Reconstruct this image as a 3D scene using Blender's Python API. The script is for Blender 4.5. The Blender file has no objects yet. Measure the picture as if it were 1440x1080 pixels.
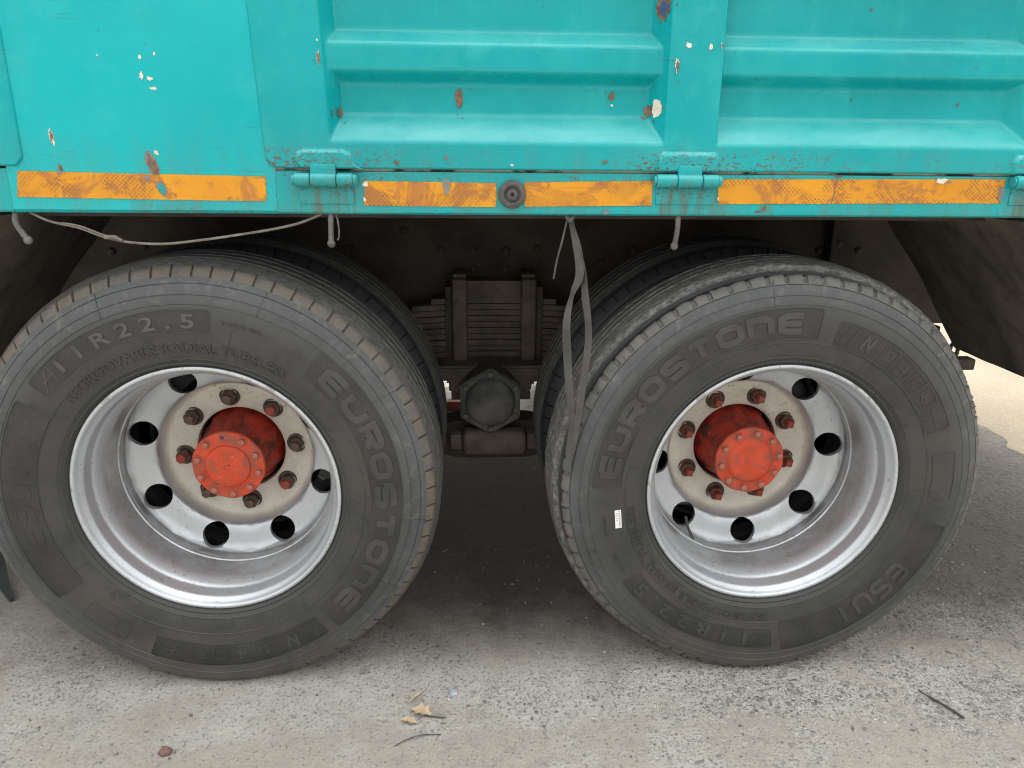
import bpy, bmesh, math, random
import numpy as np
from mathutils import Matrix, Vector, noise
R = math.radians
PI = math.pi
random.seed(7)
scene = bpy.context.scene
col = scene.collection

# ------------------------------------------------------------------ camera
cd = bpy.data.cameras.new('camera')
cam = bpy.data.objects.new('camera', cd)
col.objects.link(cam)
cd.sensor_fit = 'HORIZONTAL'
cd.sensor_width = 36
cd.lens = 26.8345
cd.clip_start = 0.05
cd.clip_end = 500
CR = Matrix(((0.99861, 0.00607, -0.05233), (-0.05172, 0.30251, -0.95174), (0.01006, 0.95313, 0.3024)))
cam.matrix_world = Matrix.Translation((-0.0526, -1.5868, 1.2518)) @ CR.to_4x4()
scene.camera = cam

# ------------------------------------------------------------------ world, sun, exposure
SUN_EL, SUN_ROT = 72, 0
w = bpy.data.worlds.new('World')
scene.world = w
w.use_nodes = True
wn = w.node_tree
for n in list(wn.nodes):
    wn.nodes.remove(n)
sky = wn.nodes.new('ShaderNodeTexSky')
sky.sky_type = 'NISHITA'
sky.sun_disc = False
sky.sun_elevation = R(SUN_EL)
sky.sun_rotation = R(SUN_ROT)
sky.air_density = 5.0
sky.dust_density = 8.0
sky.ozone_density = 3.0
hsv = wn.nodes.new('ShaderNodeHueSaturation')
hsv.inputs['Saturation'].default_value = 0.08
bgd = wn.nodes.new('ShaderNodeBackground')
bgd.inputs['Strength'].default_value = 0.15
wo = wn.nodes.new('ShaderNodeOutputWorld')
wn.links.new(sky.outputs[0], hsv.inputs['Color'])
wn.links.new(hsv.outputs[0], bgd.inputs['Color'])
wn.links.new(bgd.outputs[0], wo.inputs['Surface'])
sl = bpy.data.lights.new('sun', 'SUN')
sl.energy = 0.5
sl.angle = R(25)
sl.color = (1.0, 0.93, 0.82)
so = bpy.data.objects.new('sun', sl)
col.objects.link(so)
so.rotation_euler = (R(-(90 - SUN_EL)), 0, R(-SUN_ROT))
so.location = (0, 6, 8)
vs = scene.view_settings
vs.view_transform = 'Standard'
vs.look = 'None'
vs.exposure = 1.75
vs.gamma = 1.0
vs.use_curve_mapping = False
scene.cycles.max_bounces = 5
scene.cycles.caustics_reflective = False
scene.cycles.caustics_refractive = False
scene.cycles.filter_width = 1.05

# ------------------------------------------------------------------ node helpers
class NB:
    def __init__(s, name):
        s.mat = bpy.data.materials.new(name)
        s.mat.use_nodes = True
        s.nt = s.mat.node_tree
        s.b = s.nt.nodes['Principled BSDF']
        s.tc = s.nt.nodes.new('ShaderNodeTexCoord')
        s.co = s.tc.outputs['Object']

    def n(s, typ, ins=None, **props):
        nd = s.nt.nodes.new(typ)
        for k, v in props.items():
            setattr(nd, k, v)
        for k, v in (ins or {}).items():
            s.put(nd.inputs[k], v)
        return nd

    def put(s, sock, v):
        if isinstance(v, bpy.types.NodeSocket):
            s.nt.links.new(v, sock)
        else:
            if sock.type == 'RGBA' and len(v) == 3:
                v = (*v, 1)
            sock.default_value = v

    def m(s, op, a, b=0.0, c=0.0, clamp=False):
        nd = s.n('ShaderNodeMath', {0: a, 1: b, 2: c}, operation=op)
        nd.use_clamp = clamp
        return nd.outputs[0]

    def mr(s, v, a, b, c=0.0, d=1.0):
        return s.n('ShaderNodeMapRange', {0: v, 1: a, 2: b, 3: c, 4: d}).outputs[0]

    def mix(s, f, a, b, blend='MIX'):
        nd = s.n('ShaderNodeMix', data_type='RGBA', blend_type=blend)
        s.put(nd.inputs[0], f)
        s.put(nd.inputs[6], a)
        s.put(nd.inputs[7], b)
        return nd.outputs[2]

    def map(s, scale=(1, 1, 1), loc=(0, 0, 0), vec=None, rot=(0, 0, 0)):
        return s.n('ShaderNodeMapping', {'Vector': vec or s.co, 'Scale': scale, 'Location': loc, 'Rotation': rot}).outputs[0]

    def noise(s, scale, detail=4, rough=0.55, vec=None, dist=0.0):
        return s.n('ShaderNodeTexNoise', {'Vector': vec or s.co, 'Scale': scale, 'Detail': detail, 'Roughness': rough,
                                          'Distortion': dist}).outputs[0]

    def vor(s, scale, vec=None, feature='F1', rnd=1.0):
        return s.n('ShaderNodeTexVoronoi', {'Vector': vec or s.co, 'Scale': scale, 'Randomness': rnd}, feature=feature)

    def xyz(s):
        o = s.n('ShaderNodeSeparateXYZ', {0: s.co}).outputs
        return o[0], o[1], o[2]

    def bump(s, h, strength=0.4, dist=0.002, normal=None):
        nd = s.n('ShaderNodeBump', {'Height': h, 'Strength': strength, 'Distance': dist})
        if normal is not None:
            s.put(nd.inputs['Normal'], normal)
        return nd.outputs[0]

    def out(s, color=None, rough=None, metal=None, normal=None, spec=None, coat=None):
        for k, v in (('Base Color', color), ('Roughness', rough), ('Metallic', metal), ('Normal', normal),
                     ('Specular IOR Level', spec), ('Coat Weight', coat)):
            if v is not None:
                s.put(s.b.inputs[k], v)
        return s.mat


def simple(name, c1, c2, rough=0.7, scale=25, metal=0.0, bump=0.3, bscale=200, dust=None, dustamt=0.5):
    s = NB(name)
    f = s.mr(s.noise(scale, 6, 0.65), 0.35, 0.65)
    c = s.mix(f, c1, c2)
    if dust:
        c = s.mix(s.m('MULTIPLY', s.mr(s.noise(scale * 0.4, 5, 0.7), 0.45, 0.62), dustamt), c, dust)
    return s.out(c, rough, metal, s.bump(s.noise(bscale, 3), bump, 0.001))


# ------------------------------------------------------------------ materials
def mat_paint(name, scuff_lo, scuff_hi, amount=1.0, light=1.0):
    s = NB(name)
    x, y, z = s.xyz()
    big = s.noise(2.2, 3, 0.5)
    base = s.mix(s.mr(big, 0.35, 0.68), (0.002, 0.285 * light, 0.312 * light), (0.004, 0.35 * light, 0.37 * light))
    # faded chalky streaks running down
    st = s.noise(1.0, 5, 0.6, s.map((16, 16, 1.3)))
    base = s.mix(s.m('MULTIPLY', s.mr(st, 0.5, 0.75), 0.40), base, (0.022, 0.385, 0.385))
    cl = s.noise(11, 4, 0.6)
    base = s.mix(s.m('MULTIPLY', s.mr(cl, 0.56, 0.70), 0.30), base, (0.040, 0.43, 0.43))
    # grime low down
    gr = s.noise(1.0, 5, 0.65, s.map((30, 30, 5)))
    low = s.mr(z, 1.28, 1.12)
    base = s.mix(s.m('MULTIPLY', s.m('MULTIPLY', s.mr(gr, 0.38, 0.68), low), 0.60), base, (0.085, 0.190, 0.155))
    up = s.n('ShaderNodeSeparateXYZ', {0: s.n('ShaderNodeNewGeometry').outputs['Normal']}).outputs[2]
    led = s.m('MULTIPLY', s.mr(up, 0.18, 0.6), s.mr(s.noise(7, 5, 0.65, s.map((1, 1, 2.5)), 0.5), 0.30, 0.66, 0.25, 1.0))  # pale dust on up-facing facets, with their brighter sheen painted in
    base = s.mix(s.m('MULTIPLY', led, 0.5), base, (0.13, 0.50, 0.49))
    # brown runs below the hinges
    hm = None
    for hx in (-.335, .372, 1.10):
        q = s.mr(s.m('ABSOLUTE', s.m('SUBTRACT', x, hx)), 0.085, 0.045)
        hm = q if hm is None else s.m('MAXIMUM', hm, q)
    run = s.m('MULTIPLY', s.m('MULTIPLY', s.mr(s.noise(1, 4, 0.6, s.map((70, 70, 5), (2, 0, 0))), 0.46, 0.66), hm), s.mr(z, 1.19, 1.16))
    base = s.mix(s.m('MULTIPLY', run, 0.65), base, (0.12, 0.085, 0.045))
    # scuffed flecks (bare primer / rust) in a band
    band = s.m('MULTIPLY', s.mr(z, scuff_lo - 0.01, scuff_lo + 0.006), s.mr(z, scuff_hi + 0.012, scuff_hi - 0.012))
    patch = s.mr(s.noise(5.5, 3), 0.42, 0.56)
    fl = s.noise(1.0, 4, 0.7, s.map((120, 120, 240)), 0.6)
    sc = s.m('MULTIPLY', s.m('MULTIPLY', band, patch), s.mr(fl, 0.565, 0.58))
    tiny = s.m('MULTIPLY', s.mr(s.noise(150, 2, 0.5), 0.725, 0.735), s.mr(s.noise(6, 2), 0.55, 0.62))
    sc = s.m('MAXIMUM', s.m('MULTIPLY', sc, amount), tiny)
    rust = s.mix(s.noise(60, 3), (0.075, 0.03, 0.018), (0.17, 0.11, 0.075))
    base = s.mix(sc, base, rust)
    # thin dark drag scratches
    scr = s.noise(1.0, 2, 0.5, s.map((9, 9, 260)))
    scm = s.m('MULTIPLY', s.mr(scr, 0.70, 0.715), s.mr(s.noise(4, 2), 0.52, 0.6))
    base = s.mix(s.m('MULTIPLY', scm, 0.6), base, (0.03, 0.14, 0.14))
    rough = s.mr(s.noise(14, 5, 0.65), 0.3, 0.7, 0.18, 0.36)
    rough = s.m('ADD', rough, s.m('MULTIPLY', sc, 0.4), clamp=True)
    h = s.m('ADD', s.m('MULTIPLY', s.noise(4.5, 3), 9.0), s.m('MULTIPLY', s.noise(260, 2), 0.05))
    h = s.m('SUBTRACT', h, s.m('MULTIPLY', sc, 0.3))
    return s.out(base, rough, 0.0, s.bump(h, 0.5, 0.001), 0.32)


M_paint = mat_paint('turquoise_paint', 1.199, 1.236)
M_sill = mat_paint('turquoise_sill_paint', 1.178, 1.197, 1.0)
M_corner = mat_paint('turquoise_corner_paint', 1.10, 1.13, 0.6, 1.22)
M_hinge = mat_paint('turquoise_hinge_paint', 1.15, 1.176, 1.0)
M_primer = simple('cream_primer', (0.62, 0.55, 0.44), (0.72, 0.68, 0.58), 0.75, 60)
M_whitechip = simple('white_primer', (0.72, 0.72, 0.68), (0.8, 0.8, 0.76), 0.6, 60)
M_rustchip = simple('rusty_bare_steel', (0.10, 0.055, 0.038), (0.24, 0.155, 0.11), 0.8, 90)
M_greychip = simple('grey_bare_steel', (0.14, 0.15, 0.15), (0.24, 0.22, 0.20), 0.6, 50)
M_bluechip = simple('old_blue_paint', (0.04, 0.07, 0.16), (0.07, 0.10, 0.2), 0.5, 40)

s = NB('gap_strip')
x, y, z = s.xyz()
M_gap = s.out(s.mix(s.mr(s.noise(1, 4, 0.6, s.map((9, 1, 1))), 0.50, 0.58), (0.55, 0.45, 0.34), (0.05, 0.025, 0.018)), 0.7)

s = NB('orange_reflective_tape')
x, y, z = s.xyz()
u1 = s.m('ABSOLUTE', s.m('SUBTRACT', s.m('FRACT', s.m('MULTIPLY', s.m('ADD', x, s.m('MULTIPLY', z, 1.0)), 118)), 0.5))
u2 = s.m('ABSOLUTE', s.m('SUBTRACT', s.m('FRACT', s.m('MULTIPLY', s.m('SUBTRACT', x, s.m('MULTIPLY', z, 1.0)), 118)), 0.5))
lat = s.m('MAXIMUM', s.mr(u1, 0.36, 0.44), s.mr(u2, 0.36, 0.44))
pm = s.mr(s.noise(9, 3, 0.6, s.map((1, 1, 2.2)), 0.8), 0.48, 0.54)
lat = s.m('MULTIPLY', s.m('MULTIPLY', lat, pm), s.mr(s.noise(120, 2), 0.34, 0.5))
base = s.mix(s.mr(s.noise(14, 4), 0.3, 0.7), (0.58, 0.235, 0.003), (0.66, 0.285, 0.005))
base = s.mix(s.m('MULTIPLY', s.mr(s.noise(13, 4, 0.7, None, 1.0), 0.52, 0.58), 0.75), base, (0.36, 0.13, 0.03))
base = s.mix(s.m('MULTIPLY', lat, 0.85), base, (0.17, 0.06, 0.02))
cr = s.vor(14, s.map((1, 1, 1.5), (3, 0, 0)), 'DISTANCE_TO_EDGE').outputs['Distance']
crm = s.m('MULTIPLY', s.mr(cr, 0.010, 0.003), s.mr(s.noise(5, 2), 0.56, 0.60))
base = s.mix(s.m('MULTIPLY', crm, 0.35), base, (0.12, 0.05, 0.03))
M_tape = s.out(base, s.mr(pm, 0, 1, 0.28, 0.5), 0, s.bump(lat, 0.3, 0.0005), 0.5)


def mat_rubber(name, right=False):
    s = NB(name)
    x, y, z = s.xyz()
    r = s.m('SQRT', s.m('ADD', s.m('MULTIPLY', x, x), s.m('MULTIPLY', z, z)))
    n1 = s.noise(7, 6, 0.68)
    side = s.mix(s.mr(n1, 0.36, 0.66), (0.026, 0.027, 0.027), (0.050, 0.049, 0.047))
    side = s.mix(s.m('MULTIPLY', s.mr(s.noise(3.2, 4, 0.6, s.map((1, 1, 1), (5, 2, 1))), 0.5, 0.68), 0.6), side, (0.070, 0.064, 0.056))
    side = s.mix(s.m('MULTIPLY', s.mr(s.noise(11, 5, 0.7, s.map((1, 1, 1), (1, 7, 2)), 0.6), 0.56, 0.68), 0.8), side, (0.014, 0.016, 0.016))
    # dusty shoulder: the outer sidewall is greyer
    sh = s.m('MULTIPLY', s.mr(r, 0.40, 0.475), s.mr(s.noise(5, 5, 0.65), 0.25, 0.7, 0.35, 1.0))
    c = s.mix(sh, side, (0.080, 0.086, 0.091))
    # scuffed smears on the shoulder
    sm = s.noise(26, 5, 0.7, None, 1.4)
    c = s.mix(s.m('MULTIPLY', s.mr(sm, 0.54, 0.66), s.m('MULTIPLY', s.mr(r, 0.42, 0.47), 0.45)), c, (0.17, 0.17, 0.166))
    # mud on the lug band and the tread
    lo = 0.4755 if right else 0.4865
    mud = s.m('MULTIPLY', s.mr(r, lo, lo + .004), s.mr(s.noise(24, 5, 0.7), 0.30, 0.62, 0.15, 1.0))
    mud = s.m('MULTIPLY', mud, s.mr(y, 0.0215, 0.0185) if not right else s.mr(y, 0.018, 0.014))
    c = s.mix(mud, c, (0.140, 0.113, 0.090) if not right else (0.135, 0.127, 0.115))
    tr = s.mr(y, 0.0185, 0.0215) if not right else s.mr(y, 0.040, 0.045)
    g = s.noise(1, 4, 0.7, s.map((60, 260, 60)))
    tcol = s.mix(s.mr(g, 0.38, 0.66), (0.045, 0.045, 0.045), (0.21, 0.205, 0.197) if right else (0.135, 0.13, 0.125))
    c = s.mix(tr, c, tcol)
    deep = s.m('MULTIPLY', s.mr(r, 0.5130, 0.5095), s.mr(y, 0.048, 0.052)) if not right else s.m('MULTIPLY', s.mr(r, 0.5000, 0.4955), s.mr(y, 0.015, 0.0175))
    c = s.mix(deep, c, (0.018, 0.020, 0.022))
    # brown dirt drifting up from the road on the lower wall
    dr = s.m('MULTIPLY', s.mr(z, -0.30, -0.48), s.mr(s.noise(9, 5, 0.65), 0.3, 0.62))
    c = s.mix(s.m('MULTIPLY', dr, 0.55), c, (0.125, 0.105, 0.085))
    # bead zone is blacker
    c = s.mix(s.m('MULTIPLY', s.mr(r, 0.325, 0.300), 0.6), c, (0.040, 0.040, 0.040))
    fine = s.noise(420, 3, 0.6)
    c = s.mix(s.m('MULTIPLY', s.mr(fine, 0.55, 0.75), 0.28), c, (0.13, 0.125, 0.12))
    h = s.m('ADD', s.m('MULTIPLY', s.noise(90, 4, 0.65), 0.8), s.m('MULTIPLY', fine, 0.4))
    h = s.m('ADD', h, s.m('MULTIPLY', s.m('MULTIPLY', g, tr), 3.0 if right else 1.2))
    rough = s.mr(n1, 0.3, 0.7, 0.45, 0.72)
    return s.out(c, rough, 0, s.bump(h, 0.5, 0.0015), 0.45)


M_rub = mat_rubber('tyre_rubber')
M_rubR = mat_rubber('tyre_rubber_worn_tread', True)


def mat_flatrub(name, a, b, rough=0.6):
    s = NB(name)
    c = s.mix(s.mr(s.noise(12, 5, 0.65), 0.35, 0.65), a, b)
    c = s.mix(s.m('MULTIPLY', s.mr(s.noise(420, 2), 0.54, 0.72), 0.22), c, (0.10, 0.097, 0.093))
    return s.out(c, rough, 0, s.bump(s.noise(160, 3), 0.35, 0.001), 0.45)


M_panel = mat_flatrub('clean_dark_rubber', (0.020, 0.020, 0.020), (0.037, 0.036, 0.035))
M_letter = mat_flatrub('dusty_letter_rubber', (0.030, 0.030, 0.029), (0.058, 0.057, 0.054))
M_letlight = mat_flatrub('worn_pale_letter_rubber', (0.048, 0.047, 0.045), (0.090, 0.088, 0.084))
M_letdark = mat_flatrub('dark_letter_rubber', (0.026, 0.025, 0.024), (0.042, 0.040, 0.038))

s = NB('silver_wheel_paint')
x, y, z = s.xyz()
r = s.m('SQRT', s.m('ADD', s.m('MULTIPLY', x, x), s.m('MULTIPLY', z, z)))
n1 = s.noise(6, 5, 0.6)
c = s.mix(s.mr(n1, 0.3, 0.7), (0.455, 0.482, 0.512), (0.535, 0.560, 0.590))
du = s.m('MULTIPLY', s.mr(r, 0.1900, 0.184), s.mr(s.noise(12, 5, 0.7), 0.2, 0.65, 0.65, 1.0))
spk = s.m('MULTIPLY', s.mr(s.noise(190, 2), 0.70, 0.72), s.mr(s.noise(9, 2), 0.45, 0.6))
c = s.mix(du, c, s.mix(s.mr(s.noise(20, 4), 0.3, 0.7), (0.60, 0.555, 0.475), (0.74, 0.69, 0.61)))
gr2 = s.m('MULTIPLY', s.mr(s.noise(16, 6, 0.75, None, 0.8), 0.50, 0.70), 0.22)
c = s.mix(gr2, c, (0.34, 0.31, 0.27))
seam = s.m('MULTIPLY', s.m('MULTIPLY', s.mr(r, 0.246, 0.252), s.mr(r, 0.262, 0.256)), s.mr(s.noise(22, 5, 0.7), 0.40, 0.6))
c = s.mix(s.m('MULTIPLY', seam, 0.4), c, (0.22, 0.19, 0.155))
spl = s.m('MULTIPLY', s.mr(s.noise(75, 4, 0.7), 0.60, 0.66), s.mr(s.noise(5, 3), 0.48, 0.6))
c = s.mix(s.m('MULTIPLY', spl, 0.6), c, (0.24, 0.20, 0.16))
lip = s.m('MULTIPLY', s.mr(r, 0.288, 0.292), s.mr(s.noise(35, 4, 0.7), 0.56, 0.62))
c = s.mix(s.m('MULTIPLY', lip, 0.7), c, (0.25, 0.22, 0.19))
c = s.mix(spk, c, (0.10, 0.08, 0.06))
M_rim = s.out(c, s.m('ADD', s.mr(du, 0, 1, 0.36, 0.62), s.m('MULTIPLY', gr2, 0.3)), s.m('MULTIPLY', s.mr(du, 0, 1, 0.6, 0.1), s.m('SUBTRACT', 1.0, gr2)), s.bump(s.noise(60, 4), 0.08, 0.001), 0.5)


def mat_hub(name, c1, c2, grime, amt):
    s = NB(name)
    c = s.mix(s.mr(s.noise(18, 5, 0.65), 0.35, 0.65), c1, c2)
    c = s.mix(s.m('MULTIPLY', s.mr(s.noise(22, 5, 0.7, None, 0.7), 0.55 - 0.1 * amt, 0.66), amt), c, grime)
    c = s.mix(s.mr(s.noise(160, 2), 0.69, 0.72), c, (0.42, 0.30, 0.24))
    return s.out(c, 0.55, 0, s.bump(s.noise(120, 4), 0.3, 0.001), 0.4)


M_hub = mat_hub('red_hub_paint', (0.54, 0.052, 0.018), (0.63, 0.080, 0.032), (0.16, 0.085, 0.06), 0.75)
M_hubdark = mat_hub('greasy_red_hub', (0.42, 0.028, 0.015), (0.52, 0.050, 0.024), (0.075, 0.032, 0.025), 1.1)
M_nutL = mat_hub('rusty_brown_nut', (0.055, 0.040, 0.030), (0.12, 0.085, 0.062), (0.22, 0.03, 0.02), 0.25)
M_nutR = mat_hub('red_brown_nut', (0.16, 0.035, 0.022), (0.10, 0.055, 0.040), (0.05, 0.035, 0.028), 0.6)
M_stud = mat_hub('red_stud', (0.30, 0.040, 0.022), (0.42, 0.065, 0.035), (0.11, 0.055, 0.04), 0.7)
M_seat = mat_hub('dark_nut_seat', (0.05, 0.036, 0.028), (0.10, 0.07, 0.05), (0.18, 0.15, 0.12), 0.4)

M_under = simple('dirty_chassis', (0.026, 0.021, 0.018), (0.055, 0.043, 0.035), 0.85, 9, bump=0.5, dust=(0.085, 0.066, 0.052))
M_spring = simple('rusty_spring_steel', (0.048, 0.037, 0.031), (0.095, 0.070, 0.058), 0.75, 22, bump=0.8, dust=(0.15, 0.12, 0.10))
M_cap = simple('dusty_grey_cap', (0.028, 0.030, 0.031), (0.050, 0.050, 0.050), 0.7, 12, bump=0.4, dust=(0.17, 0.155, 0.135), dustamt=0.6)
M_guard = NB('muddy_mudguard')
s = M_guard
g1 = s.noise(1, 5, 0.6, s.map((4, 9, 4)), 0.5)
c = s.mix(s.mr(g1, 0.34, 0.70), (0.060, 0.050, 0.042), (0.170, 0.140, 0.112))
c = s.mix(s.m('MULTIPLY', s.mr(s.noise(14, 5, 0.65), 0.50, 0.68), 0.5), c, (0.03, 0.026, 0.023))
M_guard = s.out(c, 0.9, 0, s.bump(s.noise(90, 4, 0.6), 0.35, 0.002))
M_dark = simple('black_underside', (0.015, 0.013, 0.012), (0.03, 0.026, 0.022), 0.9, 10)
M_hook = simple('grey_bare_metal', (0.06, 0.058, 0.056), (0.15, 0.146, 0.138), 0.6, 70, 0.0, 0.6, 300)
M_buffer = simple('grey_rubber_buffer', (0.055, 0.052, 0.05), (0.10, 0.095, 0.09), 0.7, 50)
M_strap = simple('grey_strap', (0.030, 0.029, 0.028), (0.075, 0.073, 0.069), 0.38, 11, bump=0.2, bscale=120)
M_wire = simple('grey_beige_cable', (0.11, 0.097, 0.082), (0.20, 0.18, 0.155), 0.65, 40)
M_blackrub = simple('black_rubber_strip', (0.028, 0.033, 0.035), (0.05, 0.055, 0.056), 0.6, 20)
M_leaf = simple('dry_leaf', (0.40, 0.30, 0.19), (0.56, 0.44, 0.31), 0.8, 60)
M_leafd = simple('dark_grey_leaf', (0.17, 0.165, 0.14), (0.25, 0.24, 0.21), 0.8, 60)
M_stone = simple('brown_stone', (0.13, 0.07, 0.055), (0.22, 0.13, 0.11), 0.8, 70)
M_twig = simple('dark_twig', (0.045, 0.04, 0.038), (0.09, 0.08, 0.075), 0.85, 60)
M_bluebit = simple('blue_white_plastic', (0.22, 0.27, 0.36), (0.46, 0.49, 0.52), 0.4, 150)
M_sticker = simple('white_sticker', (0.72, 0.72, 0.70), (0.82, 0.82, 0.80), 0.5, 60)
M_ink = simple('black_ink', (0.03, 0.03, 0.03), (0.05, 0.05, 0.05), 0.6)
M_redscrap = simple('red_brown_scrap', (0.16, 0.045, 0.03), (0.24, 0.07, 0.045), 0.7, 30)


def mat_ground(name):
    s = NB(name)
    x, y, z = s.xyz()
    big = s.noise(1.7, 5, 0.62)
    base = s.mix(s.mr(big, 0.34, 0.66), (0.325, 0.312, 0.287), (0.435, 0.418, 0.384))
    med = s.noise(8, 6, 0.7)
    base = s.mix(s.m('MULTIPLY', s.mr(med, 0.42, 0.66), 0.6), base, (0.50, 0.48, 0.44))
    # brown fine dust drifts
    dust = s.m('MULTIPLY', s.mr(s.noise(2.6, 5, 0.6, s.map((1, 1.4, 1), (4, 1, 0))), 0.48, 0.58), 0.8)
    base = s.mix(dust, base, (0.315, 0.268, 0.222))
    # exposed aggregate, coarser to the right
    warp = s.n('ShaderNodeVectorMath', {0: s.co, 1: s.n('ShaderNodeTexNoise', {'Vector': s.co, 'Scale': 60.0, 'Detail': 2.0}).outputs[1]},
               operation='MULTIPLY_ADD')
    warp.inputs[1].default_value = (1, 1, 1)
    vv = s.n('ShaderNodeVectorMath', {0: s.n('ShaderNodeTexNoise', {'Vector': s.co, 'Scale': 70.0, 'Detail': 2.0}).outputs[1], 1: (0.010, 0.010, 0.0)},
             operation='MULTIPLY').outputs[0]
    wv = s.n('ShaderNodeVectorMath', {0: s.co, 1: vv}, operation='ADD').outputs[0]
    heights = None
    agg = s.m('ADD', s.mr(x, 0.1, 1.1, 0.14, 0.85), s.m('MULTIPLY', s.m('SUBTRACT', s.noise(2.3, 3), 0.5), 1.3))
    for sc, amt in ((48, 1.0), (85, 1.0), (150, 1.0), (260, 0.9)):
        v = s.vor(sc, wv)
        rnd = s.n('ShaderNodeSeparateColor', {0: v.outputs['Color']}).outputs
        stone = s.mr(v.outputs['Distance'], 0.46, 0.34)
        keep = s.mr(s.m('SUBTRACT', s.m('ADD', agg, 0.10 if sc > 100 else (-0.10 if sc > 60 else -0.36)), rnd[0]), 0.0, 0.05)
        mask = s.m('MULTIPLY', s.m('MULTIPLY', stone, keep), s.m('SUBTRACT', 1.0, dust))
        tone = s.mix(s.mr(rnd[1], 0.45, 0.62), s.mix(rnd[2], (0.050, 0.052, 0.056), (0.17, 0.16, 0.15)), s.mix(rnd[2], (0.34, 0.32, 0.29), (0.66, 0.64, 0.60)))
        base = s.mix(s.m('MULTIPLY', mask, 0.92 * amt), base, tone)
        hh = s.m('MULTIPLY', mask, 60.0 / sc)
        heights = hh if heights is None else s.m('ADD', heights, hh)
    # mottled paste between the stones
    mo = s.noise(95, 6, 0.75)
    base = s.mix(s.mr(mo, 0.54, 0.68, 0.0, 0.9), base, (0.58, 0.56, 0.52))
    base = s.mix(s.mr(mo, 0.46, 0.33, 0.0, 0.7), base, (0.15, 0.14, 0.128))
    mo2 = s.noise(26, 5, 0.7)
    base = s.mix(s.mr(mo2, 0.48, 0.34, 0.0, 0.45), base, (0.19, 0.182, 0.17))
    # pits and grit
    pit = s.mr(s.noise(95, 3, 0.65), 0.60, 0.68)
    base = s.mix(s.m('MULTIPLY', pit, 0.42), base, (0.105, 0.098, 0.09))
    grit = s.noise(480, 3, 0.65)
    base = s.mix(s.mr(grit, 0.3, 0.7, 0.0, 0.42), base, (0.50, 0.48, 0.445))
    base = s.mix(s.mr(s.noise(330, 2), 0.60, 0.74, 0.0, 0.6), base, (0.10, 0.095, 0.09))
    # oil and soil stains, with contact and under-truck shade painted in
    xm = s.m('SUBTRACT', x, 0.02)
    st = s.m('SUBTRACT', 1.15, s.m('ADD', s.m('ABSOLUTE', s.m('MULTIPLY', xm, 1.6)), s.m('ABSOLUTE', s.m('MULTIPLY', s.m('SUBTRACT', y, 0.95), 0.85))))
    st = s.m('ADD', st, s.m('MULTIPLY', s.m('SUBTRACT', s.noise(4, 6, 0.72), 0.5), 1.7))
    soil_shade = s.m('MULTIPLY', s.mr(s.m('ADD', y, s.m('MULTIPLY', s.m('SUBTRACT', s.noise(6, 6, 0.72), 0.5), 0.55)), -0.02, 0.34), 0.85)
    soil_shade = s.m('MULTIPLY', s.m('MULTIPLY', soil_shade, s.mr(y, 2.0, 1.6)), s.mr(x, -1.35, -0.85, 0.25, 1.0))
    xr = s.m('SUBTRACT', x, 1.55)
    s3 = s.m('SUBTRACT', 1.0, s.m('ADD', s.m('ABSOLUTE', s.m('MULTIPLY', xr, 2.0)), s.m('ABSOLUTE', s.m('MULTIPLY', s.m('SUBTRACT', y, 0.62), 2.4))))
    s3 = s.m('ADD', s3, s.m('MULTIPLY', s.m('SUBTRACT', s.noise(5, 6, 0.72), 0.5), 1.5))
    soil_shade = s.m('MAXIMUM', soil_shade, s.m('MULTIPLY', s.mr(s3, 0.0, 0.5), 0.9))
    base = s.mix(soil_shade, base, s.mix(s.noise(55, 5, 0.7), (0.042, 0.037, 0.033), (0.165, 0.146, 0.128)))
    stain_shade = s.m('MULTIPLY', s.m('MULTIPLY', s.mr(st, 0.0, 0.60), 0.92), s.mr(s.m('ADD', y, s.m('MULTIPLY', s.m('SUBTRACT', med, 0.5), 0.3)), 0.02, 0.28))
    base = s.mix(stain_shade, base, s.mix(s.noise(40, 4), (0.026, 0.023, 0.021), (0.085, 0.075, 0.066)))
    # small dark drips
    dp = s.vor(5.5)
    dm = s.m('MULTIPLY', s.mr(s.m('ADD', dp.outputs['Distance'], s.m('MULTIPLY', s.noise(30, 3), 0.12)), 0.17, 0.12), s.mr(s.noise(1.9, 2), 0.5, 0.58))
    base = s.mix(s.m('MULTIPLY', dm, 0.45), base, (0.08, 0.075, 0.07))
    # hairline cracks
    cw = s.n('ShaderNodeVectorMath', {0: s.co, 1: s.n('ShaderNodeVectorMath', {0: s.n('ShaderNodeTexNoise', {'Vector': s.co, 'Scale': 5.0, 'Detail': 6.0}).outputs[1], 1: (0.28, 0.28, 0)}, operation='MULTIPLY').outputs[0]}, operation='ADD').outputs[0]
    ck = s.vor(0.85, cw, 'DISTANCE_TO_EDGE').outputs['Distance']
    ckm = s.m('MULTIPLY', s.mr(ck, 0.0030, 0.0010), s.mr(s.noise(3, 3), 0.56, 0.66))
    base = s.mix(s.m('MULTIPLY', ckm, 0.3), base, (0.085, 0.08, 0.075))
    h = s.m('ADD', s.m('MULTIPLY', heights, 0.9), s.m('MULTIPLY', grit, 0.55))
    h = s.m('ADD', h, s.m('MULTIPLY', s.noise(22, 5, 0.65), 1.8))
    h = s.m('SUBTRACT', h, s.m('ADD', s.m('MULTIPLY', pit, 0.8), s.m('MULTIPLY', ckm, 1.2)))
    return s.out(base, s.mr(stain_shade, 0, 0.8, 0.9, 0.8), 0, s.bump(h, 1.0, 0.0045), 0.35)


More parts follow.
